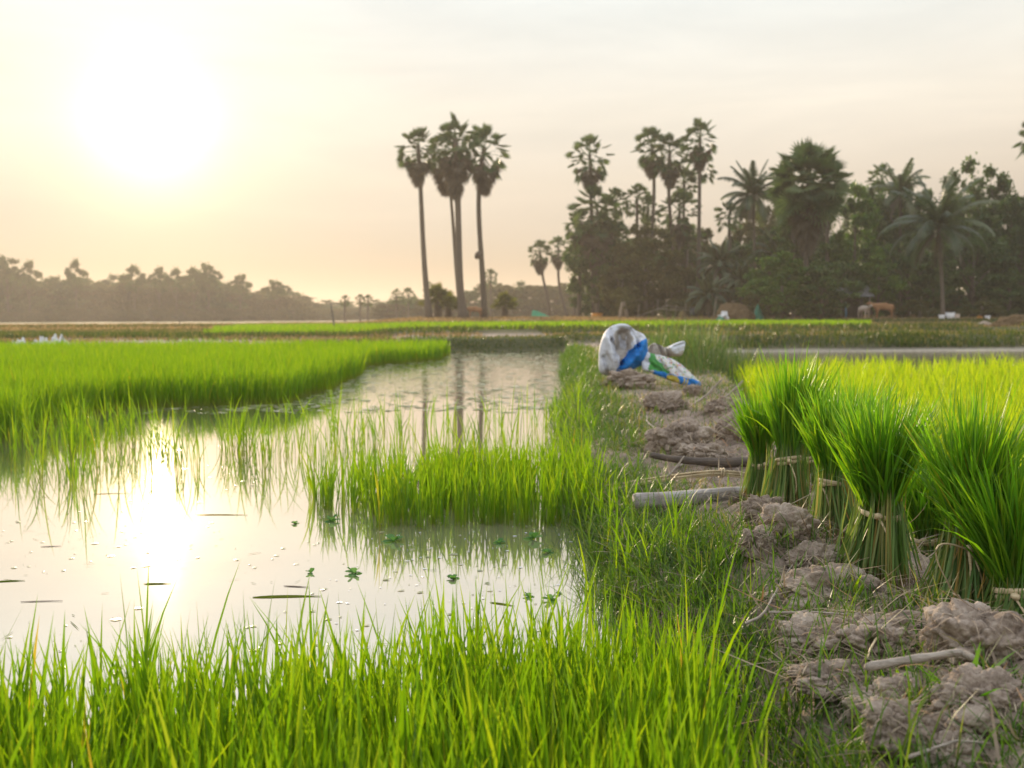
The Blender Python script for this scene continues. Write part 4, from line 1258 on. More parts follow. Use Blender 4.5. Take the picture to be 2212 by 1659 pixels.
CROWN = [fan_crown(34, 1.55, .76, -60, 88, s, M['palm_leaf']) for s in (1, 2, 3)]
CROWN_BIG = fan_crown(60, 1.25, .95, -60, 88, 14, M['palm_leaf'])
CROWN_TALL = [fan_crown(38, 1.6, .78, -66, 88, s, M['palm_leaf']) for s in (4, 5)]
SKIRT = [skirt_mesh(40, 3.2, 1.7, 7), skirt_mesh(60, 4.8, 1.95, 8)]
YOUNG = fan_crown(26, .9, .8, 2, 85, 9, M['young_leaf'])
PG = {'front': 'tall sugar palms standing before the fields', 'small': 'three small sugar palms by the green tarp', 'grove': 'sugar palms of the village grove', 'far': 'small hazy sugar palms in the far tree line'}


def trunk_mesh(pts, r0, r1, flare=1.0):
    P = np.array(pts); k = 16
    t = np.linspace(0, 1, len(P)); T = np.linspace(0, 1, k)
    if len(P) > 2:
        cf = [np.polyfit(t, P[:, i], min(3, len(P) - 1)) for i in range(3)]
        C = np.stack([np.polyval(c, T) for c in cf], 1)
    else: C = np.stack([np.interp(T, t, P[:, i]) for i in range(3)], 1)
    rad = .86 * (r0 + (r1 - r0) * T)
    rad = rad * (1 + (flare - 1) * np.exp(-T * 14)) * (1 + .04 * vnoise(T * 22, r0 * 99, 2))
    mb = MB(); mb.tube(C, rad, 12)
    return mb.mesh('trunk', [M['bark']])


def fan_palm(trunk_px, Y, crown, r, label, group, sk=0, rad=(.24, .17), flare=1.6, base_z=None, cm=None, lump=None, dead=1.0, zoff=0.0):
    W = [np.array(tuple(at(px, py, Y))) for px, py in trunk_px]
    bx, by = W[0][0], W[0][1]
    bz = hz(bx, by) - .1
    W[0][2] = bz
    cw = np.array(tuple(at(crown[0], crown[1], Y)))
    root = empty('palm_tree', (bx, by, bz), label, 'palm tree', group)
    o0 = np.array([bx, by, bz])
    s = r * Y / F / 2.15
    s = s * 1.08
    top = cw - np.array([0, 0, .12 * s])
    link('trunk', trunk_mesh([w - o0 for w in W] + [top - o0 + (0, 0, .6 * s)], rad[0], rad[1], flare), root)
    o = link('crown', cm or random.choice(CROWN), root, top - o0); o.scale = (s, s, s); o.rotation_euler = (0, 0, rng.uniform(0, 6.28))
    if sk is not None:
        o = link('dead_leaves', SKIRT[sk], root, top - o0 + np.array([0, 0, zoff])); o.scale = (s * dead, s * dead, s * dead); o.rotation_euler = (0, 0, rng.uniform(0, 6.28))
    if lump:
        q = np.array(tuple(at(lump[0], lump[1], Y - .1))) - o0
        mb = MB(); mb.tube([q + (-.3, 0, -.25), q + (-.05, -.05, 0), q + (.15, 0, .3), q + (.25, 0, .5)], [.15, .38, .32, .1], 8)
        mb.build('stump_growth', M['bark'], root)
    return root


D = 105
fan_palm([(928, 690), (916, 560), (910, 440)], D, (903, 326), 47, 'tall sugar palm leaning slightly, leftmost of the front four', PG['front'], 0, (.36, .22), 1.45)
fan_palm([(996, 688), (984, 560), (976, 450)], D + 3, (962, 335), 46, 'slender tall sugar palm crowded behind the thickest trunk', PG['front'], 0, (.25, .15), 1.3, dead=1.15)
fan_palm([(1002, 692), (993, 600), (990, 480)], D - 2, (984, 312), 52, 'tallest sugar palm with the thickest flared trunk and a long dead leaf skirt', PG['front'], 1, (.46, .32), 1.8, cm=CROWN_TALL[0])
fan_palm([(1045, 688), (1040, 560), (1034, 440)], D, (1046, 332), 54, 'tall sugar palm with a lump halfway up its trunk', PG['front'], 0, (.36, .23), 1.25, lump=(1033, 553), cm=CROWN[1])
DS = 140
fan_palm([(1188, 684), (1180, 630), (1174, 605)], DS, (1166, 548), 28, 'small sugar palm nearest the green tarp, with a long dead skirt', PG['small'], 0, (.26, .18), 1.2)
fan_palm([(1226, 684), (1214, 648), (1208, 610), (1206, 590)], DS, (1206, 540), 26, 'small sugar palm with a bent foot, middle one of three', PG['small'], 0, (.26, .18), 1.2)
fan_palm([(1240, 684), (1242, 630), (1242, 600)], DS, (1243, 548), 25, 'small straight sugar palm against the grove edge', PG['small'], 0, (.26, .18), 1.2)
DG = 112
for tp, Yd, cr, r, lab, sk, cm in [
    ([(1284, 688), (1280, 560), (1277, 440)], DG, (1274, 345), 46, 'sugar palm standing alone above the left end of the grove', 0, 1),
    ([(1402, 685), (1404, 560), (1412, 440)], DG + 2, (1408, 322), 43, 'sugar palm with a leaning trunk, left of the three tall grove palms', 0, 0),
    ([(1462, 685), (1456, 560), (1446, 440)], DG, (1447, 340), 44, 'middle one of the three tall grove palms, with hanging dead leaves', 0, 2),
    ([(1508, 688), (1509, 560), (1511, 420)], DG - 3, (1512, 305), 42, 'highest grove palm with a straight bare trunk', 0, 1),
    ([(1512, 690), (1511, 560)], DG + 5, (1510, 360), 36, 'sugar palm crown tucked under the highest grove palm', None, 2),
    ([(1325, 685), (1328, 560)], DG + 6, (1330, 440), 32, 'short sugar palm right of the lone grove palm', None, 0),
    ([(1375, 685), (1376, 560)], DG + 4, (1376, 436), 34, 'short sugar palm below the leaning one', None, 1),
    ([(1400, 685), (1398, 560)], DG + 8, (1400, 455), 30, 'half hidden sugar palm in the gap of the grove', None, 2),
    ([(1478, 685), (1476, 560)], DG + 6, (1478, 400), 34, 'sugar palm crown under the two tallest grove palms', None, 0),
    ([(1468, 685), (1466, 600)], DG + 1, (1468, 462), 46, 'dark broad sugar palm in the middle of the grove', 0, 1),
    ([(1495, 685), (1494, 600)], DG + 8, (1492, 520), 30, 'low sugar palm seen against the sky gap of the grove', None, 2),
    ([(1290, 690), (1290, 600)], DG - 1, (1290, 470), 60, 'bushy sugar palm under the lone grove palm', 1, 2),
    ([(1250, 690), (1252, 600)], DG + 1, (1255, 490), 38, 'sugar palm at the left edge of the grove', 0, 0),
    ([(1312, 690), (1312, 600)], DG + 2, (1330, 530), 50, 'dark drooping sugar palm low in the grove', 1, 1),
    ([(1575, 685), (1576, 560)], DG, (1575, 470), 32, 'thin sugar palm between grove and coconut palms', None, 0),
    ([(1905, 680), (1905, 500)], DG + 8, (1905, 392), 34, 'sugar palm peeping above the trees left of the coconut palm', None, 1),
    ([(1745, 684), (1742, 600), (1742, 520)], 84, (1746, 400), 88, 'massive sugar palm with a dense round crown and grey hanging leaves', 1, 0),
    ([(1790, 684), (1788, 600)], 96, (1785, 400), 52, 'sugar palm merging with the massive round crown', None, 2),
    ([(1715, 684), (1714, 600)], 98, (1712, 395), 50, 'sugar palm behind the massive round crown', None, 1),
    ([(2250, 680), (2248, 500)], 92, (2244, 300), 46, 'sugar palm cut off by the picture edge', None, 1)]:
    fan_palm(tp, Yd, cr, r, lab, PG['grove'], sk, (.28, .19), 1.3, cm=CROWN_BIG if r > 80 else CROWN[cm], dead=.75 if r > 80 else .92)
for px, py, r, lab in [(745, 650, 12, 'tiny hazy sugar palm alone in the far gap'), (778, 648, 12, 'hazy far palm leaning on its twin'), (795, 650, 13, 'hazy far palm, right twin of a pair'), (856, 641, 15, 'hazy far palm at the left end of the grey tree clump'), (882, 640, 17, 'hazy far palm inside the grey tree clump'), (1060, 600, 18, 'hazy palm rising above the far wood beside the front palms'), (925, 622, 12, 'hazy far palm peeping behind the front palms')]:
    fan_palm([(px, 690), (px, py + 15)], 215, (px, py), r, lab, PG['far'], None, (.25, .2), 1.2)
for px, Y, s, lab in [(945, 108, 1.25, 'yellow green young palm behind the leftmost front trunk'), (968, 112, 1.0, 'young palm beside the thick flared trunk'), (1090, 108, .95, 'yellow green young palm right of the front palms')]:
    w = at(px, 690, Y)
    root = empty('young_palm', (w.x, w.y, hz(w.x, w.y)), lab, 'young palm', 'young palms at the feet of the tall ones')
    mb = MB(); mb.tube([(0, 0, -.1), (.05, 0, .8), (0, 0, 1.5)], [.4, .35, .25], 8); o = mb.build('trunk', M['bark'], root); o.scale = (s, s, s)
    o = link('crown', YOUNG, root, (0, 0, 1.2 * s)); o.scale = (s * 1.05,) * 3


def frond(mb, base, az, el, L, bend, w=.55, nl=46, m=0):
    k = 12
    t = np.linspace(0, 1, k)
    ph = el - bend * t ** 1.4
    seg = L / (k - 1)
    r = np.concatenate([[0], np.cumsum(np.cos((ph[1:] + ph[:-1]) / 2) * seg)])
    z = np.concatenate([[0], np.cumsum(np.sin((ph[1:] + ph[:-1]) / 2) * seg)])
    C = base + np.stack([r * math.cos(az), r * math.sin(az), z], 1)
    rn = rng.random()
    mb.tube(C, np.linspace(.05, .012, k), 4, [rn, .5, .5], m)
    sd = np.array([-math.sin(az), math.cos(az), 0])
    V, T = [], []
    for i in range(nl):
        q = .12 + .88 * (i + .5) / nl
        c = np.array([np.interp(q, t, C[:, j]) for j in range(3)]); p = np.interp(q, t, ph)
        d = np.array([math.cos(az) * math.cos(p), math.sin(az) * math.cos(p), math.sin(p)])
        ln = w * np.interp(q, [0, .3, .7, 1], [.7, 1.1, .95, .35]) * rng.uniform(.85, 1.1)
        for sg in (-1, 1):
            tip = c + sd * sg * ln * .72 + d * ln * .55 + np.array([0, 0, -ln * rng.uniform(.35, .75)])
            n = len(V); V += [c - d * .06, c + d * .09, tip]; T.append((n, n + 1, n + 2))
    mb.add(V, None, T, [rn, .5, .5], m)


def coconut(px, py, Y, trunk_px, s, label, seed, n=26, up=.5):
    global rng
    keep = rng; rng = np.random.default_rng(seed)
    W = [np.array(tuple(at(a, b, Y))) for a, b in trunk_px]
    c = np.array(tuple(at(px, py, Y)))
    o0 = np.array([W[0][0], W[0][1], hz(W[0][0], W[0][1]) - .1])
    root = empty('coconut_palm', o0, label, 'coconut palm', 'coconut palms in the village grove')
    link('trunk', trunk_mesh([np.zeros(3)] + [w - o0 for w in W[1:]] + [c - o0], .19, .13, 1.4), root)
    mb = MB()
    for i in range(n):
        q = i / n
        frond(mb, np.array([0, 0, 0.]), i * 2.39996 + rng.normal(0, .2), R(80) - R(95) * q ** (1 + up * .6) + rng.normal(0, .08), s * rng.uniform(.85, 1.1), np.interp(q, [0, .4, 1], [.35, 1.3, 1.7]) * rng.uniform(.8, 1.2), .21 * s)
    mb.build('crown', M['coco_leaf'], root, c - o0, smooth=False)
    mb = MB()
    for i in range(6):
        frond(mb, np.array([0, 0, -.2]), i * 1.1 + rng.normal(0, .3), R(-35), s * .75, .9, .12 * s, 18)
    mb.build('dead_fronds', M['dead_leaf'], root, c - o0, smooth=False)
    rng = keep


coconut(2028, 492, 84, [(2037, 680), (2034, 600), (2030, 540)], 4.9, 'coconut palm with a bare trunk and wide drooping fronds in front of the dark trees', 51, 28, .9)
coconut(1628, 425, 100, [(1632, 684), (1630, 560)], 4.0, 'coconut palm with spiky fronds left of the massive sugar palm', 52)
coconut(1945, 420, 104, [(1945, 682), (1945, 560)], 4.0, 'coconut palm with upright fronds behind the leafy trees', 53, 16, 1.6)
coconut(1600, 610, 103, [(1602, 684), (1601, 640)], 2.5, 'low coconut palm with arching brownish fronds beside the haystack', 54)
coconut(1680, 560, 100, [(1690, 684), (1685, 620)], 3.6, 'coconut palm with fronds drooping below the massive sugar palm', 55)
coconut(1555, 570, 107, [(1556, 684), (1556, 620)], 3.0, 'coconut palm of pale fronds right of the highest grove palm', 56)
coconut(1530, 640, 96, [(1532, 684), (1531, 670)], 2.6, 'small coconut palm low beside the pole fence', 57)


def tree_meshes(seed, w, h, mat, nclump=34, per=120, leaf=.34, low=.18, airy=0.0, trunk=.2, taper=.25, crf=1.2):
    """a unit tree: trunk with limbs, crown of many leaf faces in clumps"""
    global rng
    keep = rng; rng = np.random.default_rng(seed)
    mbT = MB()
    mbT.tube([(0, 0, -.2), (.1, 0, h * .2), (0, .1, h * .45), (.1, 0, h * .7)], [trunk * 1.4, trunk, trunk * .8, trunk * .35], 8)
    cl = []
    while len(cl) < nclump:
        p = rng.uniform(-1, 1, 3); r = np.linalg.norm(p)
        if r > 1 or r < .35: continue
        e = np.array([p[0] * w / 2, p[1] * w / 2, h * (low + (1 - low) * (p[2] * .5 + .5))])
        k = 1 - taper * max(0, p[2])
        e[:2] *= k * rng.uniform(.8, 1.15); cl.append(e)
    for e in cl[:9]:
        mbT.tube([(0, 0, e[2] * .5), e * np.array([.5, .5, .78]), e], [trunk * .4, trunk * .22, trunk * .08], 5)
    V, T, A = [], [], []
    C = np.array(cl)
    n = nclump * per
    ci = np.repeat(np.arange(nclump), per)
    cr = crf * (w / nclump ** .42) * rng.uniform(.28, .6, nclump)
    P = rng.normal(0, 1, (n, 3)); P /= np.linalg.norm(P, axis=1)[:, None]
    P = P * (np.abs(rng.normal(0, .52, n)) ** (.8 + airy)).clip(0, 1.5)[:, None] * cr[ci][:, None] * np.array([1, 1, .75]) + C[ci]
    a = rng.normal(0, 1, (n, 3)); a /= np.linalg.norm(a, axis=1)[:, None]
    b = np.cross(a, rng.normal(0, 1, (n, 3))); b /= np.linalg.norm(b, axis=1)[:, None]
    L = leaf * rng.uniform(.6, 1.3, n)[:, None]
    V = np.stack([P - a * L * .5, P + b * L * .28, P + a * L * .5, P - b * L * .28], 1).reshape(-1, 3)
    Q = np.arange(n * 4).reshape(-1, 4)
    cv = rng.random(nclump)
    rv = (.6 * cv[ci] + .4 * rng.random(n)).clip(0, 1)
    A = np.repeat(np.stack([rv, np.full(n, .5), rng.random(n)], 1), 4, 0)
    mc = mesh('crown', V, Q, None, [mat], A, False)
    mt = mbT.mesh('trunk', [M['bark']])
    rng = keep
    return mt, mc


PROTO = {
    'dense': (tree_meshes(61, 7, 10, M['tree_leaf'], 60, 240, .36, .0), 7, 10),
    'dense2': (tree_meshes(62, 8, 9, M['tree_leaf'], 66, 240, .36, .0), 8, 9),
    'bright': (tree_meshes(63, 7, 9, M['bright_leaf'], 60, 220, .38, .02), 7, 9),
    'olive': (tree_meshes(64, 7, 9, M['olive_leaf'], 66, 230, .30, .0), 7, 9),
    'airy': (tree_meshes(65, 6, 11, M['tree_leaf'], 40, 60, .36, .25, .2), 6, 11),
    'far1': (tree_meshes(66, 9, 12, M['tree_leaf'], 52, 260, .55, -.05, 0.0, .2, .25, 1.6), 9, 12),
    'far2': (tree_meshes(67, 8, 13, M['olive_leaf'], 50, 260, .55, -.05, 0.0, .2, .25, 1.6), 8, 13),
    'far3': (tree_meshes(68, 8, 14, M['tree_leaf'], 40, 150, .5, .55, .1, .22, .1, 1.35), 8, 14),
    'shrub': (tree_meshes(69, 5, 4, M['olive_leaf'], 34, 150, .28, -.05), 5, 4),
}


def tree(kind, px, top, wpx, Y, label, group, name='tree', cat='tree'):
    (mt, mc), w, h = PROTO[kind]
    p = at(px, 690, Y)
    z0 = hz(p.x, p.y) - .1
    H = at(px, top, Y).z - z0
    root = empty(name, (p.x, p.y, z0), label, cat, group)
    sx, sz = 1.15 * wpx * Y / F / w, (1.13 if 1780 < px < 2300 and top < 560 else 1.08 if 1270 < px < 1780 and top < 580 else 1.04) * H / h
    rz = rng.uniform(0, 6.28)
    for nm, me in (('trunk', mt), ('crown', mc)):
        o = link(nm, me, root); o.scale = (sx, sx, sz); o.rotation_euler = (0, 0, rz)
    return root


G1 = 'leafy trees of the village grove'
for a in [
    ('bright', 1690, 560, 120, 82, 'leafy green tree in front of the massive sugar palm trunk'),
    ('dense', 1775, 575, 120, 81, 'dark leafy tree hiding the foot of the massive sugar palm'),
    ('dense', 1975, 440, 120, 108, 'dark tree between the two coconut palms at the right'),
    ('dense2', 1880, 430, 120, 106, 'dark tree under the peeping sugar palm'),
    ('dense2', 2290, 400, 160, 96, 'dark tree mass just past the right picture edge'),
    ('dense2', 1290, 480, 120, 113, 'dark tree at the left end of the grove behind its palms'),
    ('dense', 1480, 500, 110, 116, 'dark tree behind the three tall grove palms'),
    ('dense', 1740, 470, 170, 100, 'dark bulky tree right behind the massive sugar palm trunk'),
    ('dense', 1300, 470, 130, 114, 'dark leafy tree under the lone grove palm'),
    ('olive', 1395, 492, 150, 106, 'olive brown bamboo like thicket in the middle of the grove'),
    ('olive', 1345, 560, 110, 105, 'low olive tree at the foot of the lone grove palm'),
    ('olive', 1450, 560, 100, 108, 'olive thicket between the tall grove trunks'),
    ('dense2', 1570, 540, 120, 112, 'dark tree right of the highest grove palm'),
    ('dense', 1620, 520, 110, 108, 'dark tree under the spiky coconut palm'),
    ('bright', 1660, 570, 110, 92, 'yellowish green tree above the haystack'),
    ('dense', 1700, 500, 140, 104, 'dark tree behind the massive sugar palm'),
    ('bright', 1845, 440, 120, 98, 'bright green tree right of the massive sugar palm'),
    ('dense2', 1790, 560, 140, 94, 'dark low tree hiding the shed'),
    ('dense', 1925, 415, 130, 108, 'dark tree below the upright coconut fronds'),
    ('dense2', 1960, 540, 130, 97, 'dark spreading tree behind the cattle'),
    ('airy', 2095, 362, 130, 106, 'tree with an open twiggy top at the right'),
    ('dense', 2150, 392, 130, 102, 'tall dark tree near the right edge'),
    ('dense2', 2205, 425, 140, 99, 'dark dense tree at the right picture edge'),
    ('dense2', 2100, 520, 150, 96, 'dark tree right of the bare coconut trunk'),
    ('dense', 2045, 450, 110, 110, 'dark tree behind the drooping coconut palm'),
    ('dense2', 2260, 440, 150, 100, 'dark tree beyond the right edge of the grove'),
    ('bright', 1895, 560, 100, 94, 'mid green tree over the brown cow'),
    ('dense2', 2180, 590, 120, 93, 'low black green tree at the right edge'),
    ('dense2', 2015, 590, 90, 95, 'low dark tree beside the bare coconut trunk')]:
    tree(*a, G1)
for i, px in enumerate(range(1310, 2290, 52)):
    tree(random.choice(['dense', 'dense2', 'olive']), px, (500 if px < 1520 else 530 if px < 1610 else 465) + rng.uniform(-25, 25), 120, 126, 'dense dark tree in the back row of the village grove', 'back row of the village grove')
for i, px in enumerate(range(1300, 2300, 38)):
    tree('shrub' if i % 3 else 'olive', px + rng.uniform(-10, 10), 625 + rng.uniform(-12, 18), 85, 112 + rng.uniform(-6, 6), 'dark undergrowth bush between the grove trunks', 'undergrowth of the village grove', 'bush', 'bush')
for a in [
    ('shrub', 1640, 628, 70, 88, 'light green bush beside the teal net cone'),
    ('shrub', 1765, 640, 70, 91, 'bush left of the shed'),
    ('shrub', 1985, 645, 60, 90, 'bush right of the cattle'),
    ('shrub', 1350, 640, 50, 104, 'yellowish bush by the pale split trunk'),
    ('shrub', 1460, 645, 70, 100, 'bush behind the pole fence'),
    ('shrub', 2120, 650, 90, 90, 'bush below the dark trees near the white buckets')]:
    tree(*a, 'bushes at the edge of the grove', 'bush', 'bush')

# far woods
prof = ([0, 40, 80, 120, 170, 230, 290, 350, 400, 450, 500, 560, 610, 640, 680, 720, 780, 850], [575, 586, 590, 592, 586, 597, 590, 594, 590, 587, 602, 610, 618, 630, 640, 645, 648, 643])
G2 = 'hazy trees of the far wood on the left'
for row, (Yd, dy) in enumerate([(335, 14), (365, 6)]):
    for px in np.arange(-70, 860, 30 if row == 0 else 34):
        px_ = px + rng.uniform(-9, 9)
        tree(random.choice(['far1', 'far2']), px_, np.interp(px_, *prof) + dy + rng.uniform(-4, 12), rng.uniform(70, 100), Yd + rng.uniform(-8, 8), 'hazy brown tree in the far wood on the left', G2)
for i, px in enumerate(range(-60, 900, 24)):
    tree('shrub', px + rng.uniform(-8, 8), 668 + rng.uniform(-6, 6), 70, 318 + rng.uniform(-4, 4), 'hazy bush along the foot of the far wood', 'bushes along the foot of the far wood', 'bush', 'bush')
for px, top, w, lab in [(18, 563, 60, 'tall bushy hazy tree at the left end of the far wood'), (65, 572, 45, 'hazy tree just right of the tallest bushy one'), (166, 569, 38, 'round topped hazy tree standing out alone above the far wood'), (292, 582, 48, 'broad hazy tree top left of the cluster on the far wood'),
                        (345, 585, 42, 'first tree of the ragged cluster with sky showing through'), (382, 587, 40, 'second tree of the ragged cluster on the far wood'), (420, 586, 44, 'third tree of the ragged cluster on the far wood'), (452, 578, 56, 'highest tree of the ragged cluster on the far wood'), (520, 600, 50, 'dome shaped hazy tree right of the ragged cluster'), (598, 612, 60, 'last hazy tree before the far wood drops')]:
    tree('far3', px, top - 2, w, 318, lab, 'trees standing out above the far wood')
prof2 = ([840, 880, 930, 1000, 1040, 1070, 1150, 1220, 1290], [648, 645, 640, 632, 612, 606, 608, 607, 604])
for px in np.arange(845, 1330, 26):
    px_ = px + rng.uniform(-8, 8)
    tree(random.choice(['far1', 'far2']), px_, np.interp(px_, *prof2) + rng.uniform(-3, 10), rng.uniform(60, 85), 255 + rng.uniform(-8, 12), 'grey green tree of the distant wood behind the front palms', 'distant wood behind the front palms')

# ------------------------------------------------------------------ things at the village edge
def spot(px, Y, py=None):
    p = at(px, 690, Y); return np.array([p.x, p.y, hz(p.x, p.y)])


def mound(name, px, Y, w, h, mat, label, cat, seed, sub=None):
    p = spot(px, Y)
    V = ICO * (1 + .16 * fbm(ICO[:, 0] * 2 + seed, ICO[:, 1] * 2, ICO[:, 2] * 2, 4) + .05 * fbm(ICO[:, 0] * 9, ICO[:, 1] * 9 + seed, ICO[:, 2] * 9, 3))[:, None] * np.array([w / 2, w * .4, h])
    o = link(name, mesh(name, V, None, ICT, [mat], np.tile([.5, .5, .5], (len(V), 1))))
    o.location = p - np.array([0, 0, .05])
    return tag(o, label, cat)


k = 85 / F
mound('haystack', 1583, 85, 76 * k, 1.5, M['hay'], 'tall rounded brown haystack at the grove edge', 'haystack', 2)
mound('haystack', 1612, 84, 44 * k, .95, M['hay'], 'lower haystack leaning on the tall one', 'haystack', 5)
mound('straw_heap', 1474, 95, 22 * k, .8, M['hay'], 'small brown straw heap before the pole fence', 'straw heap', 7)
mound('soil_heap', 2195, 46, 110 * 46 / F, .62, M['hay'], 'brown soil heap at the right edge of the far fields', 'soil heap', 9)
mound('soil_heap', 2128, 52, 40 * 52 / F, .3, M['mud'], 'small grey soil heap beside the big brown one', 'soil heap', 10)


def cone_sheet(name, px, Y, w, h, mat, label, cat, n=20, wrinkle=.12, sx=1.0, base=None):
    p = spot(px, Y)
    mb = MB()
    rows = []
    a = np.linspace(0, 2 * np.pi, n, endpoint=False)
    for t in np.linspace(0, 1, 7):
        r = w / 2 * (t ** .85 + .03) * (1 + wrinkle * np.sin(a * 5 + 1) * t + .5 * wrinkle * vnoise(a * 3, t * 3))
        rows.append(np.stack([r * np.cos(a) * sx, r * np.sin(a), np.full(n, h * (1 - t))], 1))
    Q = [(i * n + j, (i + 1) * n + j, (i + 1) * n + (j + 1) % n, i * n + (j + 1) % n) for i in range(6) for j in range(n)]
    if base is None:
        mb.add(np.concatenate(rows), Q)
        o = mb.build(name, mat); o.location = p
        return tag(o, label, cat)
    root = empty(name, p, label, cat)
    mb.add(np.concatenate(rows), Q)
    mb.build('net', mat, root)
    mb = MB(); mb.tube([(0, 0, 0), (0, 0, .22)], [w * .36, w * .33], 14)
    mb.build('base', base, root)
    return root


cone_sheet('net_cone', 1637, 84, 26 * k, 1.45, M['net'], 'tall teal net draped into a cone beside the haystack', 'net', base=M['plastic'])
cone_sheet('tarp_pile', 1556, 82, 24 * k, .5, M['net'], 'small teal tarp heap in front of the haystack', 'tarp')
# green tarp tent
p = spot(1160, 112); kk = 112 / F
mb = MB()
ridge = [(-10, 16), (0, 17), (14, 11), (26, 5), (44, 2)]
N = len(ridge)
T = []
for x_, h_ in ridge: T += [(x_ * kk, 0, h_ * kk), (x_ * kk * 1.05 + (-.15 if x_ < 0 else 0), -1.1, .02 + .1 * (x_ > 30)), (x_ * kk, 1.1, .02)]
T = np.array(T) + rng.normal(0, .03, (N * 3, 3))
Q = []
for i in range(N - 1): Q += [(i * 3, i * 3 + 1, i * 3 + 4, i * 3 + 3), (i * 3 + 2, i * 3, i * 3 + 3, i * 3 + 5)]
mb.add(T, Q, [(0, 2, 1)])
root = empty('tarp_tent', p, 'low green tarp tent trailing away beside the small palms', 'tarp tent')
mb.build('tarp', M['tarp'], root, smooth=False)
mb = MB(); mb.tube([(-.3, 0, 0), (-.3, 0, .9)], .03, 6); mb.build('tent_pole', M['pole'], root)

# shed with a grey roof
p = spot(1838, 93); kk = 93 / F
root = empty('shed', p, 'small dark shed with a grey sheet roof behind the cattle', 'shed')
w = 62 * kk
mb = MB()
xs_ = np.linspace(-w * .62, w * .62, 41)
zz = .03 * np.sin(np.arange(41) * math.pi / 2)
V = np.concatenate([np.stack([xs_, np.full(41, -1.5), 2.0 + zz], 1), np.stack([xs_, np.full(41, .5), 3.1 + zz], 1), np.stack([xs_, np.full(41, 2.5), 2.0 + zz], 1)])
mb.add(V, [(i + k_ * 41, i + 1 + k_ * 41, i + 42 + k_ * 41, i + 41 + k_ * 41) for i in range(40) for k_ in (0, 1)])
mb.build('roof', M['roof_sheet'], root)
mb = MB(); mb.box((0, 1.2, .95), (w * .95, 1.6, 1.9)); mb.build('wall', M['dark_boards'], root)
for sx in (-1, 1):
    mb = MB(); mb.tube([(sx * w * .48, -1.2, 0), (sx * w * .48, -1.2, 2.1)], .06, 6); mb.build('post', M['pole'], root)


def quadruped(px, Y, s, mat, label, face, patch=None, head_down=False, cat='cow', name='cow'):
    p = spot(px, Y)
    root = empty(name, p, label, cat, 'cattle grazing at the village edge', face)
    pts = [(0, 0, 1.12, .30), (.45, 0, 1.10, .31), (-.5, 0, 1.14, .28), (-.72, 0, 1.1, .2), (.75, 0, 1.18, .2),
           (1.0, 0, 1.30 if not head_down else 1.0, .14), (1.2, 0, 1.42 if not head_down else .72, .125), (1.45, 0, 1.30 if not head_down else .45, .08),
           (.52, .17, .75, .11), (.54, .17, .42, .065), (.52, .17, .03, .055), (.52, -.17, .75, .11), (.50, -.17, .42, .065), (.54, -.17, .03, .055),
           (-.58, .17, .85, .15), (-.70, .17, .45, .065), (-.62, .17, .03, .055), (-.58, -.17, .85, .15), (-.72, -.17, .45, .065), (-.66, -.17, .03, .055),
           (-.9, 0, .9, .03), (-.92, 0, .5, .025), (1.17, .16, 1.5 if not head_down else .85, .03), (1.17, -.16, 1.5 if not head_down else .85, .03)]
    ed = [(0, 1), (0, 2), (2, 3), (1, 4), (4, 5), (5, 6), (6, 7), (1, 8), (8, 9), (9, 10), (1, 11), (11, 12), (12, 13), (2, 14), (14, 15), (15, 16), (2, 17), (17, 18), (18, 19), (3, 20), (20, 21), (6, 22), (6, 23)]
    me = bpy.data.meshes.new('body')
    me.from_pydata([(a * s, b * s, c * s) for a, b, c, d in pts], ed, [])
    me.materials.append(mat)
    o = link('body', me, root)
    m = o.modifiers.new('skin', 'SKIN')
    for i, sv in enumerate(me.skin_vertices[0].data):
        g_ = 1.05 if pts[i][3] > .13 else .8; sv.radius = (pts[i][3] * s * g_, pts[i][3] * s * g_); sv.use_root = i == 0
    o.modifiers.new('sub', 'SUBSURF').levels = 1
    o.modifiers['sub'].render_levels = 2
    return root


quadruped(1908, 88, 1.02, M['cow_brown'], 'brown cow standing side on at the village edge', R(175))
quadruped(1866, 89, .85, M['cow_pale'], 'pale pinkish calf facing the camera beside the brown cow', R(-75))
quadruped(1025, 104, .9, M['cow_brown'], 'reddish cow grazing between the front palm trunks', R(190), head_down=True)


def pole(px, top, Y, lean, r, label, mat='pole', name='pole', cat='pole', group=None):
    p = spot(px, Y)
    t = at(px + lean, top, Y)
    mb = MB(); e = np.array(tuple(t)) - p
    mb.tube([(0, 0, -.2), e * .35 + (.02, 0, 0), e * .7, e], [r * 1.2, r, r * .85, r * .6], 6)
    o = mb.build(name, M[mat]); o.location = p
    return tag(o, label, cat, group)


pole(336, 665, 95, -14, .045, 'thin leaning stick standing in the hazy left fields')
pole(722, 655, 58, -7, .055, 'crooked stake at the edge of the bright rice strip')
pole(388, 684, 95, -1, .04, 'short upright stake in the hazy left fields')
pole(1827, 652, 90, 0, .07, 'blue painted post left of the calf', 'blue_paint')
pole(1990, 640, 92, 0, .05, 'grey post right of the cattle')
pole(1540, 640, 92, 8, .045, 'slanting grey pole left of the haystack')
pole(1628, 650, 88, 3, .045, 'thin pole between haystack and net cone')
pole(1484, 540, 108, 2, .05, 'slim bare pole among the grove trunks')

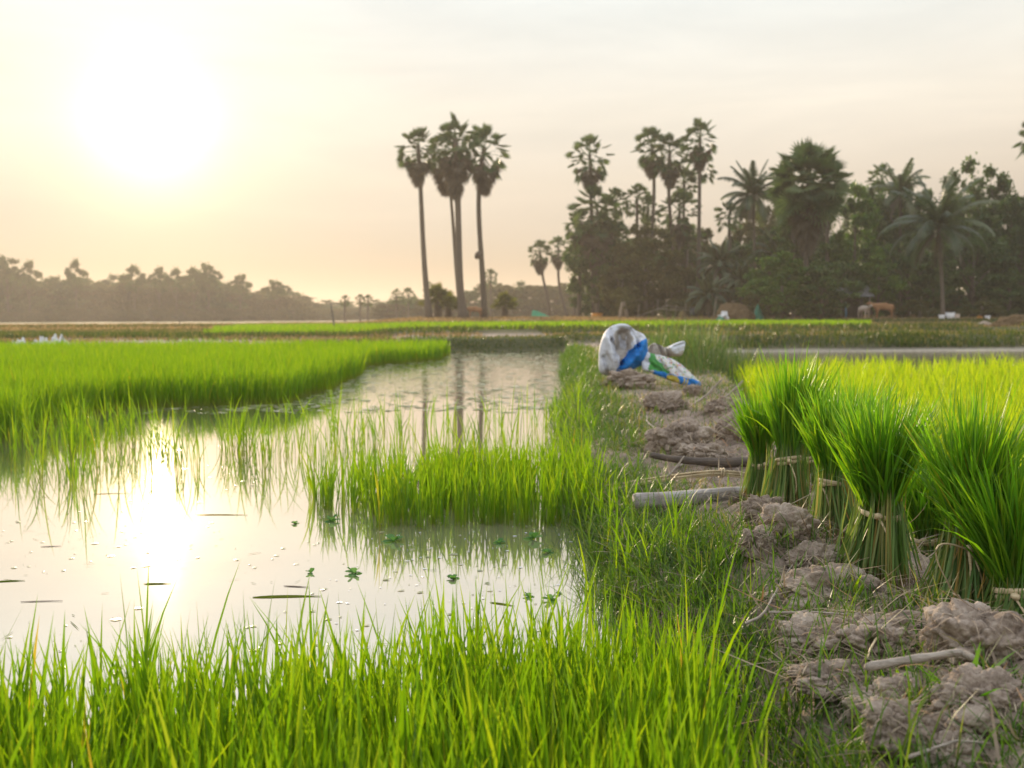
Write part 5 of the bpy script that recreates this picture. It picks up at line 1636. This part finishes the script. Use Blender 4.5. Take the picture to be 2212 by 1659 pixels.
# pole fence
p = spot(1440, 98); kk = 98 / F
root = empty('pole_fence', p, 'rough fence of bare poles and rails before the grove', 'fence')
for dx in (-62, -20, 0, 18, 40, 66):
    mb = MB(); hgt = rng.uniform(1.1, 2.0)
    mb.tube([(dx * kk, 0, -.2), (dx * kk + rng.normal(0, .08), 0, hgt)], [.05, .035], 6); mb.build('post', M['pole'], root)
for a_, b_ in [((-66, .2), (4, 1.35)), ((-22, .95), (68, .8)), ((0, 1.25), (66, .95))]:
    mb = MB(); mb.tube([(a_[0] * kk, -.06, a_[1]), ((a_[0] + b_[0]) / 2 * kk, -.06, (a_[1] + b_[1]) / 2 - .04), (b_[0] * kk, -.06, b_[1])], .035, 6); mb.build('rail', M['pole'], root)
# pale split trunk beside the fence
pp = spot(1347, 97)
root = empty('tree_stump', pp, 'pale forked trunk stump with a leafy top by the grove', 'stump')
mb = MB()
mb.tube([(-.35, 0, -.2), (-.28, 0, .8), (-.1, 0, 1.7)], [.2, .16, .14], 8); mb.tube([(.3, 0, -.2), (.22, 0, .8), (0, 0, 1.7)], [.22, .17, .14], 8)
mb.build('trunk', M['pale_bark'], root)
o = link('crown', PROTO['shrub'][0][1], root, (0, 0, 1.2)); o.scale = (.4, .4, .5)


def box_thing(name, px, Y, size, mat, label, cat, dz=0.0, taper=.85, lid=None):
    p = spot(px, Y)
    root = empty(name, p + np.array([0, 0, dz]), label, cat, rz=rng.uniform(-.4, .4))
    x_, y_, z_ = size
    mb = MB(); n = 12; a = np.linspace(0, 2 * np.pi, n, endpoint=False) + .26
    sq = (np.abs(np.cos(a)) ** 6 + np.abs(np.sin(a)) ** 6) ** (-1 / 6)
    mb.tube([(0, 0, 0), (0, 0, z_ * .5), (0, 0, z_)], [x_ / 2 * taper, x_ / 2 * (1 + taper) / 2, x_ / 2], 12)
    mb.build('body', mat, root)
    mb = MB(); mb.tube([(0, 0, z_), (0, 0, z_ + .05)], [x_ / 2 * 1.06, x_ / 2 * 1.06], 12); mb.build('rim', lid or mat, root)
    return root


box_thing('bucket', 1496, 97, (.62, .62, .8), M['grey_plastic'], 'grey blue tub standing before the pole fence', 'tub', .35, .75, M['hay'])
box_thing('tub', 1290, 106, (1.25, .6, .5), M['orange'], 'orange tub at the left end of the grove', 'tub')
box_thing('bucket', 2052, 82, (.75, .7, .62), M['plastic'], 'largest white bucket under the bare coconut palm', 'bucket')
box_thing('bucket', 2034, 82, (.5, .5, .42), M['plastic'], 'small white bucket beside the largest one', 'bucket')
box_thing('jar', 2066, 82, (.5, .5, .5), M['cow_pale'], 'pinkish jar right of the white buckets', 'jar')
box_thing('jar', 2133, 82, (.42, .4, .35), M['plastic'], 'white jar by itself further right of the buckets', 'jar')
box_thing('jar', 2116, 82, (.36, .4, .3), M['orange'], 'small reddish jar beside the lone white jar', 'jar')


def crumple(name, px, py, Y, w, h, label, seed):
    p = at(px, py, Y)
    mb = MB(); n = 12
    u_, v_ = np.meshgrid(np.linspace(-.5, .5, n), np.linspace(-.5, .5, n))
    z_ = h * (.5 + .8 * fbm(u_ * 3 + seed, v_ * 3, 1, 3)).clip(.02, 1.2)
    V = np.stack([u_ * w + .12 * w * vnoise(u_ * 5, v_ * 5, seed), v_ * w * .7, z_], 2)
    ii = np.arange(n * n).reshape(n, n)
    mb.add(V, np.stack([ii[:-1, :-1], ii[:-1, 1:], ii[1:, 1:], ii[1:, :-1]], 2))
    o = mb.build(name, M['plastic'], smooth=False); o.location = (p.x, p.y, max(hz(p.x, p.y), 0))
    tag(o, label, 'plastic sheet', 'torn white plastic left on the bank')


crumple('plastic_sheet', 86, 748, 25.4, .32, .40, 'torn white plastic sheet with a raised corner on the left bank', 1)
crumple('plastic_sheet', 108, 748, 25.3, .3, .32, 'crumpled white plastic sheet in the middle of the litter on the left bank', 4)
crumple('plastic_sheet', 131, 748, 25.4, .34, .38, 'crumpled white plastic sheet at the right end of the litter on the left bank', 6)
crumple('plastic_sheet', 36, 752, 25.0, .4, .36, 'flat scrap of white plastic apart from the litter at the far left', 9)
crumple('plastic_sheet', 1562, 680, 83, .8, .7, 'grey white plastic sheet hanging on the haystack foot', 12)

# ------------------------------------------------------------------ haze
mb = MB(); mb.box((0, 690, 16), (2900, 1600, 36))
hz_o = mb.build('haze', [], smooth=False)
m = bpy.data.materials.new('haze_air'); m.use_nodes = True
t = NT(m.node_tree)
pv = t.n('ShaderNodeVolumePrincipled')
pv.inputs['Color'].default_value = (0.96, 0.85, 0.72, 1)
pv.inputs['Density'].default_value = 0.00064
pv.inputs['Anisotropy'].default_value = 0.32
out = t.n('ShaderNodeOutputMaterial'); t.t.links.new(pv.outputs[0], out.inputs['Volume'])
hz_o.data.materials.append(m)
tag(hz_o, 'warm evening haze over the fields', 'haze', kind='stuff')

# ------------------------------------------------------------------ sky and sun
sd = ray(325, 268).normalized()
EL = math.asin(sd.z); AZ = math.atan2(sd.x, sd.y)
w = bpy.data.worlds.new('World'); scene.world = w; w.use_nodes = True
t = NT(w.node_tree)
sky = t.n('ShaderNodeTexSky', sky_type='NISHITA', sun_disc=False)
sky.sun_elevation = EL; sky.sun_rotation = AZ
sky.air_density = 1.0; sky.dust_density = 0.05; sky.ozone_density = 1.0; sky.altitude = 0
bg1 = t.n('ShaderNodeBackground'); t.set(bg1.inputs[0], sky.outputs[0]); bg1.inputs[1].default_value = 0.03
# thin high cloud veil lit through by the low sun
tc = t.n('ShaderNodeTexCoord')
nv = t.n('ShaderNodeVectorMath', operation='NORMALIZE'); t.set(nv.inputs[0], tc.outputs['Generated'])
dt = t.n('ShaderNodeVectorMath', operation='DOT_PRODUCT'); t.set(dt.inputs[0], nv.outputs[0]); dt.inputs[1].default_value = sd
cs = t.math('MAXIMUM', dt.outputs['Value'], 0.0)
mp = t.n('ShaderNodeMapping'); t.set(mp.inputs['Vector'], nv.outputs[0]); mp.inputs['Scale'].default_value = (1.0, 1.0, 6.0)
cl = t.noise(2.6, 5, 0.55, mp.outputs[0], 0.4)
cf = t.ramp(cl, [(0.3, 0.88), (0.7, 1.08)])
sep = t.n('ShaderNodeSeparateXYZ'); t.set(sep.inputs[0], nv.outputs[0])
veil = t.ramp(sep.outputs[2], [(0.0, (0.14, 0.09, 0.13)), (0.05, (0.23, 0.13, 0.13)), (0.13, (0.56, 0.43, 0.32)), (0.20, (0.71, 0.615, 0.49)), (0.30, (0.72, 0.72, 0.66)), (0.46, (1.10, 1.13, 1.17)), (1.0, (1.08, 1.15, 1.25))])
veil = t.mix(1.0, veil, cf, 'MULTIPLY')
bg2 = t.n('ShaderNodeBackground'); t.set(bg2.inputs[0], veil); bg2.inputs[1].default_value = 1.0
g1 = t.math('ADD', t.math('MULTIPLY', t.math('POWER', cs, 900.0), 1.7), t.math('MULTIPLY', t.math('POWER', cs, 220.0), 0.26))
g2_ = t.math('MULTIPLY', t.math('POWER', cs, 50.0), 0.10)
g3 = t.math('MULTIPLY', t.math('POWER', cs, 9.0), 0.04)
gs = t.math('ADD', t.math('ADD', g1, g2_), g3)
bg3 = t.n('ShaderNodeBackground'); bg3.inputs[0].default_value = (1.0, 0.68, 0.35, 1); t.set(bg3.inputs[1], gs)
a1 = t.n('ShaderNodeAddShader'); a2 = t.n('ShaderNodeAddShader')
L = t.t.links
L.new(bg1.outputs[0], a1.inputs[0]); L.new(bg2.outputs[0], a1.inputs[1])
L.new(a1.outputs[0], a2.inputs[0]); L.new(bg3.outputs[0], a2.inputs[1])
wo = t.n('ShaderNodeOutputWorld'); L.new(a2.outputs[0], wo.inputs['Surface'])

sl = bpy.data.lights.new('sun', 'SUN'); sl.energy = 5.0; sl.angle = R(0.6); sl.color = (1.0, 0.78, 0.52)
so = bpy.data.objects.new('sun', sl); COL.objects.link(so)
so.rotation_euler = sd.to_track_quat('Z', 'Y').to_euler()
so.location = (-30, 80, 40)

vs = scene.view_settings
scene.display_settings.display_device = 'sRGB'
vs.view_transform = 'Standard'; vs.look = 'None'; vs.exposure = 0.2; vs.gamma = 1.0; vs.use_curve_mapping = False
cy = scene.cycles
cy.max_bounces = 8; cy.diffuse_bounces = 5; cy.glossy_bounces = 3; cy.transmission_bounces = 6; cy.volume_bounces = 0; cy.transparent_max_bounces = 4
cy.use_denoising = True
cy.sample_clamp_indirect = 6
cy.caustics_reflective = False; cy.caustics_refractive = False
